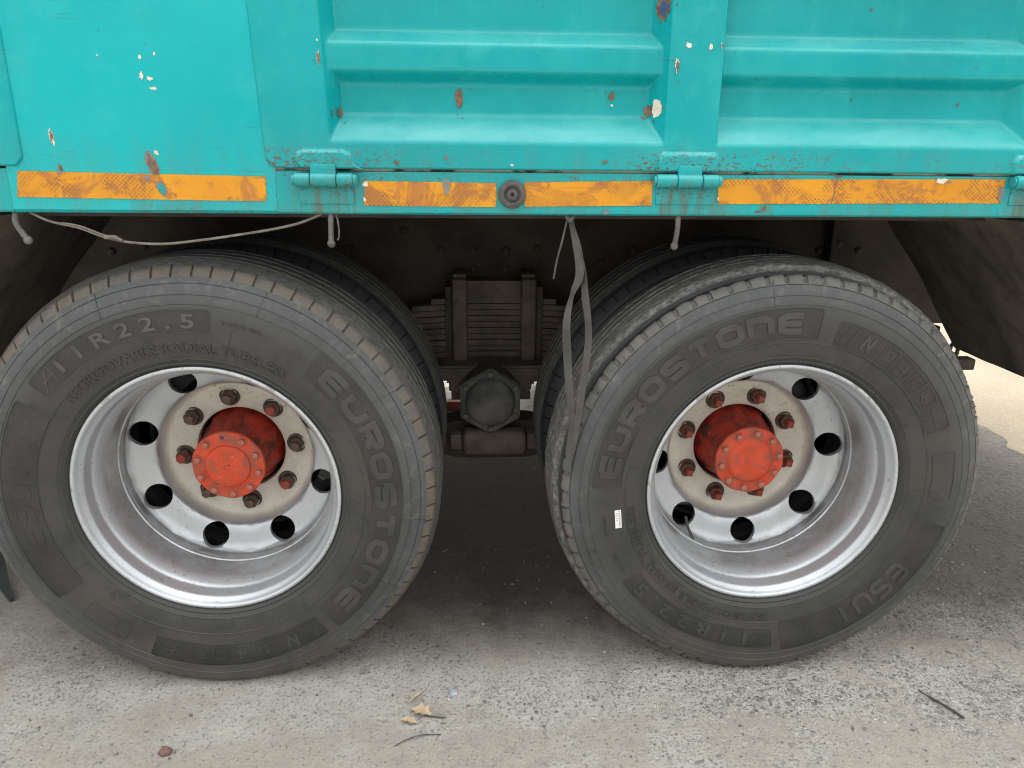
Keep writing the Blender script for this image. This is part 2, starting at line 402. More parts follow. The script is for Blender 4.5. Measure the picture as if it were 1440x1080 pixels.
M_ground = mat_ground('worn_yard_surface')
s = NB('beige_concrete')
c = s.mix(s.mr(s.noise(2, 6, 0.65), 0.35, 0.65), (0.185, 0.150, 0.105), (0.235, 0.195, 0.138))
c = s.mix(s.m('MULTIPLY', s.mr(s.noise(16, 5, 0.7), 0.5, 0.68), 0.5), c, (0.18, 0.155, 0.12))
c = s.mix(s.mr(s.noise(70, 5, 0.7), 0.5, 0.66, 0, 0.6), c, (0.13, 0.112, 0.088))
c = s.mix(s.mr(s.noise(150, 3, 0.6), 0.54, 0.66, 0, 0.6), c, (0.30, 0.27, 0.22))
ck = s.vor(0.5, s.map((1, 1, 1), (3, 2, 0)), 'DISTANCE_TO_EDGE').outputs['Distance']
c = s.mix(s.mr(ck, 0.006, 0.002, 0, 0.7), c, (0.2, 0.17, 0.13))
M_conc = s.out(c, 0.9, 0, s.bump(s.noise(120, 4), 0.4, 0.002))
M_pebble = NB('loose_grit')
s = M_pebble
oi = s.n('ShaderNodeNewGeometry').outputs['Random Per Island']
M_pebble = s.out(s.mix(oi, (0.10, 0.095, 0.09), (0.42, 0.39, 0.35)), 0.9)

# ------------------------------------------------------------------ object helpers
WL = {}


def link(o, parent, loc):
    col.objects.link(o)
    p = WL[parent.name] if parent is not None else Vector((0, 0, 0))
    loc = Vector(loc) if loc is not None else p.copy()
    o.parent = parent
    o.location = loc - p
    WL[o.name] = loc
    return o


def empty(name, loc, parent=None):
    o = bpy.data.objects.new(name, None)
    o.empty_display_size = 0.1
    return link(o, parent, loc)


def mesh(name, V, F, mats, smooth=30, midx=None):
    me = bpy.data.meshes.new(name)
    me.from_pydata([tuple(v) for v in V], [], [tuple(f) for f in F])
    for m in (mats if isinstance(mats, (list, tuple)) else [mats]):
        me.materials.append(m)
    if midx is not None:
        me.polygons.foreach_set('material_index', midx)
    bm = bmesh.new()
    bm.from_mesh(me)
    bmesh.ops.recalc_face_normals(bm, faces=bm.faces)
    bm.to_mesh(me)
    bm.free()
    if smooth:
        me.polygons.foreach_set('use_smooth', [True] * len(me.polygons))
        me.set_sharp_from_angle(angle=R(smooth))
    me.update()
    return me


def bm_mesh(name, bm, mats, smooth=30):
    bmesh.ops.recalc_face_normals(bm, faces=bm.faces)
    me = bpy.data.meshes.new(name)
    bm.to_mesh(me)
    bm.free()
    for m in (mats if isinstance(mats, (list, tuple)) else [mats]):
        me.materials.append(m)
    if smooth:
        me.polygons.foreach_set('use_smooth', [True] * len(me.polygons))
        me.set_sharp_from_angle(angle=R(smooth))
    return me


def put(name, me, parent, loc=None, rot=None):
    """loc is the world position of the object's origin"""
    o = bpy.data.objects.new(name, me)
    link(o, parent, loc)
    if rot:
        o.rotation_euler = rot
    return o


def tag(o, label, cat, group=None, kind=None):
    o['label'] = label
    if cat:
        o['category'] = cat
    if group:
        o['group'] = group
    if kind:
        o['kind'] = kind
    return o


def lathe_vf(profile, angles):
    n, k = len(angles), len(profile)
    V, F = [], []
    for a in angles:
        ca, sa = math.cos(a), math.sin(a)
        for r, y in profile:
            V.append((r * ca, y, r * sa))
    for i in range(n):
        j = (i + 1) % n
        for q in range(k - 1):
            F.append((i * k + q, i * k + q + 1, j * k + q + 1, j * k + q))
    return V, F


def circ(n, off=0.0):
    return [off + 2 * PI * i / n for i in range(n)]


def lathe(name, profile, n, mat, smooth=30):
    V, F = lathe_vf(profile, circ(n))
    return mesh(name, V, F, mat, smooth)


def box_bm(bm, x0, x1, y0, y1, z0, z1, bev=0.0, segs=2):
    ret = bmesh.ops.create_cube(bm, size=1)
    vs_ = ret['verts']
    for v in vs_:
        v.co = Vector((x0 + (v.co.x + .5) * (x1 - x0), y0 + (v.co.y + .5) * (y1 - y0), z0 + (v.co.z + .5) * (z1 - z0)))
    if bev:
        es = list({e for v in vs_ for e in v.link_edges})
        bmesh.ops.bevel(bm, geom=es, offset=bev, segments=segs, affect='EDGES', profile=0.5)


def box(name, x0, x1, y0, y1, z0, z1, mat, bev=0.003, segs=2):
    bm = bmesh.new()
    box_bm(bm, x0, x1, y0, y1, z0, z1, bev, segs)
    return bm_mesh(name, bm, mat)


def tube_vf(path, rad, n=8, V=None, F=None):
    V = [] if V is None else V
    F = [] if F is None else F
    base = len(V)
    P = [Vector(p) for p in path]
    rads = rad if isinstance(rad, (list, tuple)) else [rad] * len(P)
    up = Vector((0.13, -0.95, 0.2)).normalized()
    for i, p in enumerate(P):
        t = (P[min(i + 1, len(P) - 1)] - P[max(i - 1, 0)]).normalized()
        a = t.cross(up)
        if a.length < 1e-3:
            a = t.cross(Vector((1, 0, 0)))
        a.normalize()
        b = t.cross(a).normalized()
        for k in range(n):
            an = 2 * PI * k / n
            V.append(p + (a * math.cos(an) + b * math.sin(an)) * rads[i])
    for i in range(len(P) - 1):
        for k in range(n):
            F.append((base + i * n + k, base + i * n + (k + 1) % n, base + (i + 1) * n + (k + 1) % n, base + (i + 1) * n + k))
    F.append(tuple(base + k for k in range(n)))
    F.append(tuple(base + (len(P) - 1) * n + k for k in reversed(range(n))))
    return V, F


def spline(P, k=6):
    P = [Vector(p) for p in P]
    out = []
    for i in range(len(P) - 1):
        p0, p1, p2, p3 = P[max(i - 1, 0)], P[i], P[i + 1], P[min(i + 2, len(P) - 1)]
        for j in range(k):
            t = j / k
            out.append(0.5 * ((2 * p1) + (p2 - p0) * t + (2 * p0 - 5 * p1 + 4 * p2 - p3) * t * t + (3 * p1 - p0 - 3 * p2 + p3) * t ** 3))
    out.append(P[-1])
    return out


def prism_y(pts, y0, y1):
    """closed outline in x,z extruded along y"""
    n = len(pts)
    V = [(x, y0, z) for x, z in pts] + [(x, y1, z) for x, z in pts]
    F = [tuple(range(n)), tuple(range(2 * n - 1, n - 1, -1))]
    for i in range(n):
        j = (i + 1) % n
        F.append((i, j, n + j, n + i))
    return V, F


# ------------------------------------------------------------------ ground
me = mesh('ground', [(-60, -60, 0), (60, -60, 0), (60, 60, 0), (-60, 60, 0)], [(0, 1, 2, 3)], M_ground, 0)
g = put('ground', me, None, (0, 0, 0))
g['kind'] = 'structure'
g['label'] = 'worn grey yard surface of concrete with exposed stones under the truck'
edge = []
yy = -1.0
while yy < 8:
    edge.append((2.315 + 0.09 * noise.noise(Vector((yy * 2.1, 3, 0))) + 0.05 * noise.noise(Vector((yy * 9, 7, 0))), yy))
    yy += 0.06
V = [(x, y, 0.0004) for x, y in edge] + [(x + .10, y, 0.004) for x, y in edge] + [(30, y, 0.004) for x, y in edge]
n = len(edge)
F = [(b + i, b + n + i, b + n + i + 1, b + i + 1) for b in (0, n) for i in range(n - 1)]
o = put('pavement', mesh('pavement', V, F, M_conc, 0), None, (0, 0, 0))
o['kind'] = 'structure'
o['label'] = 'bright beige concrete pavement in the sun to the right of the truck'

rng = random.Random(3)
bm = bmesh.new()
ico = bmesh.new()
bmesh.ops.create_icosphere(ico, subdivisions=1, radius=1)
iv = [v.co.copy() for v in ico.verts]
ifc = [[v.index for v in f.verts] for f in ico.faces]
V, F = [], []
for k in range(5200):
    x = rng.uniform(-1.5, 1.9)
    y = rng.uniform(-0.45, 0.6)
    if rng.random() > (0.35 + 0.65 * max(0, min(1, (x + 0.3) / 1.5))):
        continue
    rr = 0.0011 + 0.0038 * rng.random() ** 4
    q = Matrix.Rotation(rng.uniform(0, 6), 3, 'Z') @ Matrix.Rotation(rng.uniform(0, 6), 3, 'X')
    b = len(V)
    sx, sy = rng.uniform(.7, 1.4), rng.uniform(.7, 1.3)
    for c in iv:
        d = q @ (c * rng.uniform(0.75, 1.15))
        V.append((x + d.x * rr * sx, y + d.y * rr * sy, max(0.0, rr * 0.35 + d.z * rr * 0.75)))
    F += [[b + i for i in f] for f in ifc]
ico.free()
o = put('loose_grit', mesh('loose_grit', V, F, M_pebble, 0), None, (0, 0, 0))
tag(o, 'loose stone grit scattered over the grey yard surface', 'grit', kind='stuff')

# ------------------------------------------------------------------ truck root
truck = empty('tipper_truck', (0, 1.2, 0))
tag(truck, 'turquoise tipper truck with ribbed drop side and two dual rear wheels with red hubs', 'truck')
ORG = (0, 0, 0)
BED_X0, BED_X1, BED_TOP = -4.4, 2.30, 2.9  # unseen bed top raised to lengthen its shade and cut ground bounce

# ---- drop sides with pressed ribs
ZB = 1.199
DP = [(1.0, 0), (1.250, 0), (1.301, .047), (1.359, .047), (1.377, .017), (1.4256, .017), (1.4495, .047), (1.545, .047), (1.563, .017), (1.611, .017),
      (1.635, .047), (1.73, .047), (1.748, .017), (1.796, .017), (1.82, .047), (1.915, .047), (1.933, .017), (1.981, .017), (2.005, .047), (2.40, .047), (2.45, 0), (3, 0)]
DZ = np.array([p[0] for p in DP])
DD = np.array([p[1] for p in DP])
OFF = np.array([-.005, -.0025, 0, .0025, .005])


def depth_z(z):
    return float(np.interp(z + OFF, DZ, DD).mean())


def make_gate(recs, hinges, x0, x1, slant0, seed, yface=-0.046):
    def bump(x, z):
        b = 0
        for (h0, h1, hz) in hinges:
            dx = min(x - h0, h1 - x)
            dz = hz - z
            d = min(dx, dz)
            if dx < .016 and dz < .016:
                d = .016 - math.hypot(.016 - dx, .016 - dz)
            t = max(0, min(1, d / .007 + .5))
            b = max(b, t * t * (3 - 2 * t))
        return b * .008

    def yat(x, z):
        d = 0
        D = depth_z(z)
        for (a, b, ka, kb) in recs:
            if a < x < b:
                lim = min((x - a) * ka, (b - x) * kb)
                # soft minimum keeps the pressing round-edged
                hh = .0045
                m_ = min(D, lim)
                e = max(0, hh - abs(D - lim)) / hh
                d = max(0, m_ - e * e * hh * .25)
        nz = 0.0014 * noise.noise(Vector((x * 4.1 + seed, z * 5.3, 1.7))) + 0.0006 * noise.noise(Vector((x * 14 + seed, z * 17, 4.7)))
        return yface + d - bump(x, z) + nz

    xs = set(np.round(np.arange(x0, x1, .03), 4)) | {x0, x1, x0 + .0015, x0 + .004, x1 - .0015, x1 - .004}
    for (a, b, ka, kb) in recs:
        xs |= set(np.round(np.arange(a - .006, a + .046, .0035), 4)) | set(np.round(np.arange(b - .046, b + .006, .0035), 4))
    for (h0, h1, hz) in hinges:
        xs |= set(np.round(np.arange(h0 - .008, h0 + .022, .0025), 4)) | set(np.round(np.arange(h1 - .022, h1 + .008, .0025), 4))
    xs = sorted(v for v in xs if x0 <= v <= x1)
    zs = set(np.round(np.arange(ZB, 1.62, .0042), 4)) | {ZB + .0015, ZB + .004}
    for zz in DZ:
        if ZB < zz < BED_TOP:
            zs |= {zz, zz - .003, zz + .003}
    zs |= set(np.round(np.arange(1.62, BED_TOP, .03), 4)) | {BED_TOP}
    zs = sorted(zs)
    V, F = [], []
    rc = .022
    for z in zs:
        hz = z - ZB
        cut = rc - math.sqrt(max(0, rc * rc - (rc - hz) ** 2)) if hz < rc else 0
        xl = x0 + slant0 * (z - ZB) + cut
        xr = x1 - cut
        for x in xs:
            t = (x - x0) / (x1 - x0)
            px = xl + t * (xr - xl)
            if x - x0 > .05 and x1 - x > .05:
                px = x if abs(slant0) < 1e-9 or x - x0 > .2 else px
            y = yat(x, z)
            e = min(x - x0, x1 - x, z - ZB)
            y += max(0, .003 - e) / .003 * .004
            V.append((px, y, z))
    k = len(xs)
    for j in range(len(zs) - 1):
        for i in range(k - 1):
            F.append((j * k + i, j * k + i + 1, (j + 1) * k + i + 1, (j + 1) * k + i))
    # returns (sheet edge folded back)
    loop = [i for i in range(k)] + [j * k + k - 1 for j in range(1, len(zs))] + [(len(zs) - 1) * k + i for i in range(k - 2, -1, -1)] + [j * k for j in range(len(zs) - 2, 0, -1)]
    b = len(V)
    for i in loop:
        V.append((V[i][0], yface + .05, V[i][2]))
    L = len(loop)
    for q in range(L):
        F.append((loop[q], loop[(q + 1) % L], b + (q + 1) % L, b + q))
    return mesh('drop_side', V, F, M_paint, 40), yat


RECS = [(-.319, .324, 2.0, 1.7), (.427, 1.068, 3.5, 1.0), (1.20, 2.16, 1.5, 1.5)]
HINGES = [(-.387, -.279, 1.231), (.3136, .4347, 1.2335), (1.035, 1.155, 1.234)]
gm, yat_main = make_gate(RECS, HINGES, -.444, BED_X1, -.042, 0.0)
gate = put('drop_side', gm, truck, ORG)
gm2, yat_left = make_gate([(-3.9, -2.5, 1.5, 1.5), (-2.35, -1.05, 1.5, 1.5)], [], BED_X0, -.8952, 0.0, 9.0)
gate2 = put('drop_side', gm2, truck, ORG)


def yat_flat(x, z):
    return -0.0400 + 0.0007 * noise.noise(Vector((x * 3, z * 3, 2)))


# ---- flat corner panel between the drop sides
xs = np.linspace(-.93, -.430, 26)
zs = np.concatenate([[1.1127], np.linspace(1.119, BED_TOP, 40)])
V, F = [], []
for j, z in enumerate(zs):
    for x in xs:
        V.append((x, yat_flat(x, z) + (.007 if j == 0 else 0), z))
k = len(xs)
for j in range(len(zs) - 1):
    for i in range(k - 1):
        F.append((j * k + i, j * k + i + 1, (j + 1) * k + i + 1, (j + 1) * k + i))
b = len(V)
for x in xs:
    V.append((x, 0.03, 1.1125))
for i in range(k - 1):
    F.append((i, i + 1, b + i + 1, b + i))
panel = put('corner_panel', mesh('corner_panel', V, F, M_corner, 30), truck, ORG)


# ---- sill
def sill_mesh(x0, x1):
    prof = [(0.03, 1.1935), (-.036, 1.1945), (-.0385, 1.1938), (-.040, 1.192), (-.040, 1.128), (-.0405, 1.1215), (-.039, 1.116), (-.034, 1.1125), (-.020, 1.1118), (0.03, 1.1118)]
    xs = list(np.arange(x0, x1, .05)) + [x1]
    V, F = [], []
    for x in xs:
        for (y, z) in prof:
            V.append((x, y + .0007 * noise.noise(Vector((x * 5, z * 6, 3))) * (1 if y < -.03 else 0), z + .0012 * noise.noise(Vector((x * 3, 5, 3)))))
    k = len(prof)
    for i in range(len(xs) - 1):
        for q in range(k - 1):
            F.append((i * k + q, i * k + q + 1, (i + 1) * k + q + 1, (i + 1) * k + q))
    F += [tuple(range(k)), tuple((len(xs) - 1) * k + q for q in range(k))]
    return mesh('sill', V, F, M_sill, 30)


sill = put('sill', sill_mesh(-.4295, BED_X1), truck, ORG)
sill2 = put('sill', sill_mesh(BED_X0, -.9305), truck, ORG)
put('gap_strip', box('gap_strip', -.43, BED_X1, -.031, -.02, 1.1948, 1.2015, M_gap, 0.0005, 1), sill, ORG)
put('gap_strip', box('gap_strip', BED_X0, -.93, -.031, -.02, 1.1948, 1.2015, M_dark, 0.0005, 1), sill2, ORG)


# ---- reflective tapes
def tape(pts, parent, nick=0):
    (ax, az), (bx, bz), (cx, cz), (dx, dz) = pts          # tl tr br bl
    nx, nz = 60, 6
    rg = random.Random(int(ax * 1000) + 5)
    V, F = [], []
    for j in range(nz + 1):
        t = j / nz
        for i in range(nx + 1):
            u = i / nx
            x = (1 - t) * ((1 - u) * ax + u * bx) + t * ((1 - u) * dx + u * cx)
            z = (1 - t) * ((1 - u) * az + u * bz) + t * ((1 - u) * dz + u * cz)
            if j in (0, nz):
                z += rg.uniform(-.0006, .0006)
            if i in (0, nx):
                x += rg.uniform(-.0009, .0009)
            V.append((x, -.0414, z))
    k = nx + 1
    for j in range(nz):
        for i in range(nx):
            F.append((j * k + i, j * k + i + 1, (j + 1) * k + i + 1, (j + 1) * k + i))
    b = len(V)
    loop = list(range(k)) + [j * k + nx for j in range(1, nz + 1)] + [nz * k + i for i in range(nx - 1, -1, -1)] + [j * k for j in range(nz - 1, 0, -1)]
    for i in loop:
        V.append((V[i][0], -.0392, V[i][2]))
    L = len(loop)
    for q in range(L):
        F.append((loop[q], loop[(q + 1) % L], b + (q + 1) % L, b + q))
    return put('reflective_tape', mesh('reflective_tape', V, F, M_tape, 30), parent, ORG)


tape([(-.9093, 1.1901), (-.4463, 1.1834), (-.4503, 1.1366), (-.9181, 1.1416)], panel)
tape([(-.2579, 1.1768), (-.0023, 1.1747), (-.0025, 1.1282), (-.2615, 1.1296)], sill)
tape([(.0535, 1.1765), (.3073, 1.1811), (.3085, 1.1330), (.0540, 1.1295)], sill)
tape([(.4384, 1.1849), (.6790, 1.1867), (.6740, 1.1388), (.4430, 1.1366)], sill)
tape([(.6808, 1.1869), (1.0304, 1.1894), (1.0290, 1.1420), (.6758, 1.1390)], sill)


# ---- paint chips: layered flakes with ragged outlines
def chip(cx, cz, wd, ht, seed, parent, yfun, mats, inner=0.6, lean=0.0, lift=0.0):
    rg = random.Random(seed)
    n = 24
    o1, o2 = [], []
    for i in range(n):
        a = 2 * PI * i / n
        q = rg.uniform(.50, 1.10) if max(wd, ht) < .03 else rg.uniform(.72, 1.06)
        dx, dz = math.cos(a) * wd / 2 * q, math.sin(a) * ht / 2 * q
        o1.append((cx + dx + lean * dz, cz + dz))
        q2 = inner * rg.uniform(.7, 1.15)
        o2.append((cx + dx * q2 + lean * dz * q2 + wd * .06, cz + dz * q2 - ht * .04))
    V, F, mi = [], [], []
    for x, z in o1:
        V.append((x, yfun(x, z) - .0009 - lift, z))
    V.append((cx, yfun(cx, cz) - .0009 - lift, cz))
    for i in range(n):
        F.append((i, (i + 1) % n, n))
        mi.append(0)
    if len(mats) > 1:
        b = len(V)
        for x, z in o2:
            V.append((x, yfun(x, z) - .0015 - lift, z))
        V.append((cx, yfun(cx, cz) - .0015 - lift, cz))
        for i in range(n):
            F.append((b + i, b + (i + 1) % n, b + n))
            mi.append(1)
    return put('paint_chip', mesh('paint_chip', V, F, list(mats), 0, mi), parent, ORG)


W1, WR, RR, GG = (M_primer,), (M_primer, M_rustchip), (M_rustchip,), (M_greychip, M_rustchip)
chips = [(-0.6565, 1.3927, 0.0062, 0.0094, W1), (-0.6435, 1.3566, 0.0141, 0.0078, W1), (-0.6577, 1.362, 0.009, 0.018, W1), (-0.638, 1.3396, 0.0169, 0.0064, W1),
         (-0.6563, 1.3925, 0.0085, 0.0042, W1), (-0.6299, 1.399, 0.0047, 0.0078, W1), (-0.8371, 1.255, 0.0116, 0.0281, WR), (-0.8295, 1.1961, 0.0078, 0.0188, GG),
         (-0.6583, 1.2030, 0.0261, 0.0531, GG), (-0.7318, 1.395, 0.0055, 0.0047, W1), (-.8345, 1.2415, .006, .016, W1), (-.648, 1.2255, .010, .010, W1)]
for i, (x, z, a, b, m_) in enumerate(chips):
    chip(x, z, a, b, i + 10, panel, yat_flat, m_, .8, lean=-.25 if i in (7, 8) else 0)
chip(-.6465, 1.1598, .0219, .0312, 60, panel, lambda x, z: -.0414, (M_greychip, M_sill), .7, lean=-.3)
chip(-.8320, 1.1880, .012, .010, 61, panel, lambda x, z: -.0414, (M_greychip,))
chip(-.6700, 1.1790, .014, .012, 66, panel, lambda x, z: -.0414, (M_greychip,), lean=.5)
chips = [(-0.3318, 1.3952, 0.0074, 0.0281, WR), (-0.3323, 1.4265, 0.0042, 0.0064, W1), (-0.0744, 1.3307, 0.0180, 0.0386, RR), (0.2248, 1.3371, 0.0131, 0.0219, RR),
         (0.2965, 1.3120, 0.0150, 0.0290, RR), (0.3095, 1.3165, 0.0160, 0.0360, W1), (0.3095, 1.4948, 0.0219, 0.0486, (M_rustchip, M_bluechip)), (0.3577, 1.4278, 0.0136, 0.0105, W1), (0.3999, 1.426, 0.0084, 0.0136, W1),
         (0.4214, 1.4288, 0.0052, 0.0141, WR), (0.3387, 1.3928, 0.0094, 0.0281, WR), (-0.3022, 1.3014, 0.0094, 0.0219, RR), (-0.0989, 1.221, 0.0094, 0.0084, RR),
         (0.0277, 1.2089, 0.0074, 0.0058, W1), (0.7222, 1.5022, 0.0079, 0.0058, RR), (0.9286, 1.3318, 0.0105, 0.0064, RR), (0.7062, 1.3381, 0.0058, 0.0042, RR),
         (-0.1948, 1.2122, 0.0109, 0.0121, RR), (0.2086, 1.2158, 0.0141, 0.0078, RR), (.226, 1.322, .008, .006, W1), (.5, 1.372, .003, .003, RR)]
for i, (x, z, a, b, m_) in enumerate(list(chips)):
    if b > .018:
        for q in range(3):
            chips.append((x + random.uniform(-1.3, 1.3) * a, z - random.uniform(-.5, 1.0) * b, random.uniform(.002, .005), random.uniform(.003, .008), RR))
for i, (x, z, a, b, m_) in enumerate(chips):
    chip(x, z, a, b, i + 30, gate, yat_main, m_, .86 if m_ is not None and m_[0] is not M_rustchip else .62, lift=.0008)
flat = lambda x, z: -.0408
for i, (x, z, a, b, m_) in enumerate([(0.216, 1.1192, 0.0219, 0.0084, (M_greychip,)), (0.6816, 1.1925, 0.0219, 0.0058, RR), (0.5371, 1.1279, 0.0125, 0.0148, RR), (.525, 1.1225, .02, .004, RR)]):
    chip(x, z, a, b, i + 80, sill, flat, m_)
for i, (x, z, a, b, m_) in enumerate([(-0.0998, 1.1677, 0.0168, 0.0324, (M_greychip,)), (0.8964, 1.1850, 0.0262, 0.0121, W1), (-.2575, 1.1705, .012, .012, W1), (-.2600, 1.141, .006, .010, W1),
                                     (1.0255, 1.160, .014, .034, (M_greychip,)), (.4415, 1.148, .004, .010, W1), (.912, 1.183, .012, .006, (M_greychip,))]):
    chip(x, z, a, b, i + 90, sill, lambda x, z: -.0415, m_)


# ---- hinges
def hinge(xa, xk1, xk2, xb, xp, zc, parent):
    leafm = bmesh.new()
    box_bm(leafm, xa + .004, xb - .001, -.0432, -.0385, zc - .046, zc - .006, .002, 2)
    h = put('hinge', bm_mesh('hinge', leafm, M_hinge), parent, ORG)
    yc, r = -.0535, .0132
    for (p, q) in ((xa, xk1 - .0006), (xk1 + .0006, xk2 - .0006), (xk2 + .0006, xb)):
        prof = [(0.001, p), (r - .0015, p), (r, p + .0015), (r, q - .0015), (r - .0015, q), (0.001, q)]
        n = 24
        V, F = [], []
        for i in range(n):
            a = 2 * PI * i / n
            for (rr, x) in prof:
                V.append((x, yc + rr * math.cos(a), zc + rr * math.sin(a)))
        k = len(prof)
        for i in range(n):
            for t in range(k - 1):
                F.append((i * k + t, i * k + t + 1, ((i + 1) % n) * k + t + 1, ((i + 1) % n) * k + t))
        put('knuckle', mesh('knuckle', V, F, M_hinge, 40), h, ORG)
    V, F = tube_vf([(xa - .004, yc, zc), (xa - .0005, yc, zc)], [.010, .010], 14)
    put('hinge_pin', mesh('hinge_pin', V, F, M_hinge, 40), h, ORG)
    V, F = tube_vf([(xb + .0004, yc, zc), (xb + .006, yc, zc), (xb + .009, yc, zc)], [.0115, .0105, .006], 14)
    put('hinge_pin', mesh('hinge_pin', V, F, M_hinge, 40), h, ORG)
    # web that carries the middle knuckle up to the drop side
    bm = bmesh.new()
    box_bm(bm, xk1 + .001, xk2 - .001, -.058, -.05, zc + .006, zc + .030, .002, 2)
    put('hinge_web', bm_mesh('hinge_web', bm, M_hinge), h, ORG)
    return h


hinge(-.3898, -.360, -.3099, -.2787, -.27, 1.1783, truck)
hinge(.3110, .3521, .4019, .4343, .44, 1.1810, truck)
hinge(1.0407, 1.075, 1.125, 1.16, 1.17, 1.1840, truck)

# ---- rubber buffer with hex recess
prof = [(0.027, 0.0), (0.027, -.008), (.0255, -.0115), (.020, -.0135), (.0165, -.0125), (.0155, -.008), (.0145, -.007), (.0105, -.007), (.010, -.0125), (.0075, -.0135)]
V, F = lathe_vf(prof, circ(36))
k = len(prof)
bu = put('rubber_buffer', mesh('rubber_buffer', V, F, M_buffer, 35), sill, (0.0286, -.0400, 1.1533))
V, F = [], []
hexo = [(0.0085 * math.cos(a), 0.0085 * math.sin(a)) for a in circ(6)]
hexi = [(0.0045 * math.cos(a), 0.0045 * math.sin(a)) for a in circ(6)]
V = [(x, -.0138, z) for x, z in hexo] + [(x, -.0138, z) for x, z in hexi] + [(x, -.006, z) for x, z in hexi] + [(x, -.006, z) for x, z in hexo]
for i in range(6):
    j = (i + 1) % 6
    F += [(i, j, 6 + j, 6 + i), (6 + i, 6 + j, 12 + j, 12 + i), (i, 18 + i, 18 + j, j)]
F.append((12, 13, 14, 15, 16, 17))
put('buffer_bolt', mesh('buffer_bolt', V, F, M_buffer, 0), sill, (0.0286, -.0400, 1.1533))


# ---- rope hooks below the sill
def hook(pts, rad=.0055):
    P = spline(pts, 5)
    rads = [rad * (1 + .12 * noise.noise(Vector((i * .7, 2, 1)))) for i in range(len(P))]
    V, F = tube_vf(P, rads, 10)
    e = P[-1]
    d = (P[-1] - P[-2]).normalized()
    b = len(V)
    bm = bmesh.new()
    bmesh.ops.create_uvsphere(bm, u_segments=12, v_segments=8, radius=rad * 1.5)
    for v in bm.verts:
        V.append(tuple(v.co + e + d * rad * .4))
    for f in bm.faces:
        F.append(tuple(b + v.index for v in f.verts))
    bm.free()
    return put('rope_hook', mesh('rope_hook', V, F, M_hook, 40), sill, ORG)


hook([(-.9366, -.022, 1.115), (-.9370, -.029, 1.095), (-.930, -.031, 1.079), (-.9195, -.031, 1.061)], .0058)
hook([(-.3301, -.026, 1.115), (-.3305, -.030, 1.092), (-.3312, -.031, 1.073), (-.3315, -.031, 1.0565)])
hook([(.3668, -.026, 1.115), (.3672, -.030, 1.093), (.3652, -.031, 1.072), (.3630, -.031, 1.054)])
V, F = tube_vf(spline([(-.321, -.026, 1.113), (-.317, -.028, 1.100), (-.3155, -.029, 1.082), (-.3165, -.029, 1.066), (-.320, -.029, 1.061)], 5), .0018, 6)
put('hook_wire', mesh('hook_wire', V, F, M_hook, 40), sill, ORG)

# ---- bed underside and body
put('bed_floor', box('bed_floor', BED_X0, BED_X1, -.0195, 2.44, 1.128, 1.188, M_dark, 0.0), truck, ORG)
put('far_drop_side', box('far_drop_side', BED_X0, BED_X1, 2.4405, 2.48, 1.112, BED_TOP, M_paint, 0.004), truck, ORG)
put('tailboard', box('tailboard', BED_X1 + .001, BED_X1 + .05, -.02, 2.46, 1.112, BED_TOP, M_paint, 0.004), truck, ORG)
put('front_board', box('front_board', BED_X0 - .05, BED_X0 - .001, -.02, 2.46, 1.112, BED_TOP, M_paint, 0.004), truck, ORG)
for x in np.arange(BED_X0 + .2, BED_X1, .36):
    put('cross_member', box('cross_member', x - .03, x + .03, 0.20, 2.43, 1.085, 1.127, M_under, 0.003), truck, ORG)
bm = bmesh.new()
box_bm(bm, BED_X0, BED_X1, .13, .18, 1.09, 1.1275, .003)
put('side_runner', bm_mesh('side_runner', bm, M_under), truck, ORG)


# ---- chassis rails (C section) with rivets
def rail(y, sgn):
    bm = bmesh.new()
    z0, z1 = .69, 1.055
    for (a, b, c, d) in ((y, y + .010 * sgn, z0, z1), (y + .0105 * sgn, y + .08 * sgn, z1 - .010, z1 - .0005), (y + .0105 * sgn, y + .08 * sgn, z0 + .0005, z0 + .010)):
        box_bm(bm, -4.6, 2.3, min(a, b), max(a, b), c, d, .002)
    return bm_mesh('chassis_rail', bm, M_under)


cr = put('chassis_rail', rail(.82, 1), truck, ORG)
put('chassis_rail', rail(1.62, -1), truck, ORG)
rv = lathe('rivet', [(.0001, -.011), (.006, -.0105), (.0105, -.007), (.0125, 0), (.016, .0), (.017, .004)], 14, M_under, 40)
for (x, z) in [(-.147, .927), (-.047, .927), (.0552, .927), (.154, .932), (-.043, .869), (.0557, .869), (-.43, .93), (-.53, .93), (.46, .93), (.56, .93), (.36, .89), (1.06, .93), (1.12, .95), (1.19, .93), (1.10, .87),
               (-.62, .87), (-.26, .985), (.27, .985), (-1.05, .94), (-1.15, .92)]:
    put('rivet', rv, cr, (x, .8195, z))
# vertical gusset on the rail and a dark subframe runner above
put('gusset', box('gusset', 1.075, 1.092, .77, .8195, .80, 1.055, M_under, .002), cr, ORG)
put('subframe_runner', box('subframe_runner', -4.5, 2.3, .80, .90, 1.0565, 1.0575 + .0, M_under, .0), truck, ORG)

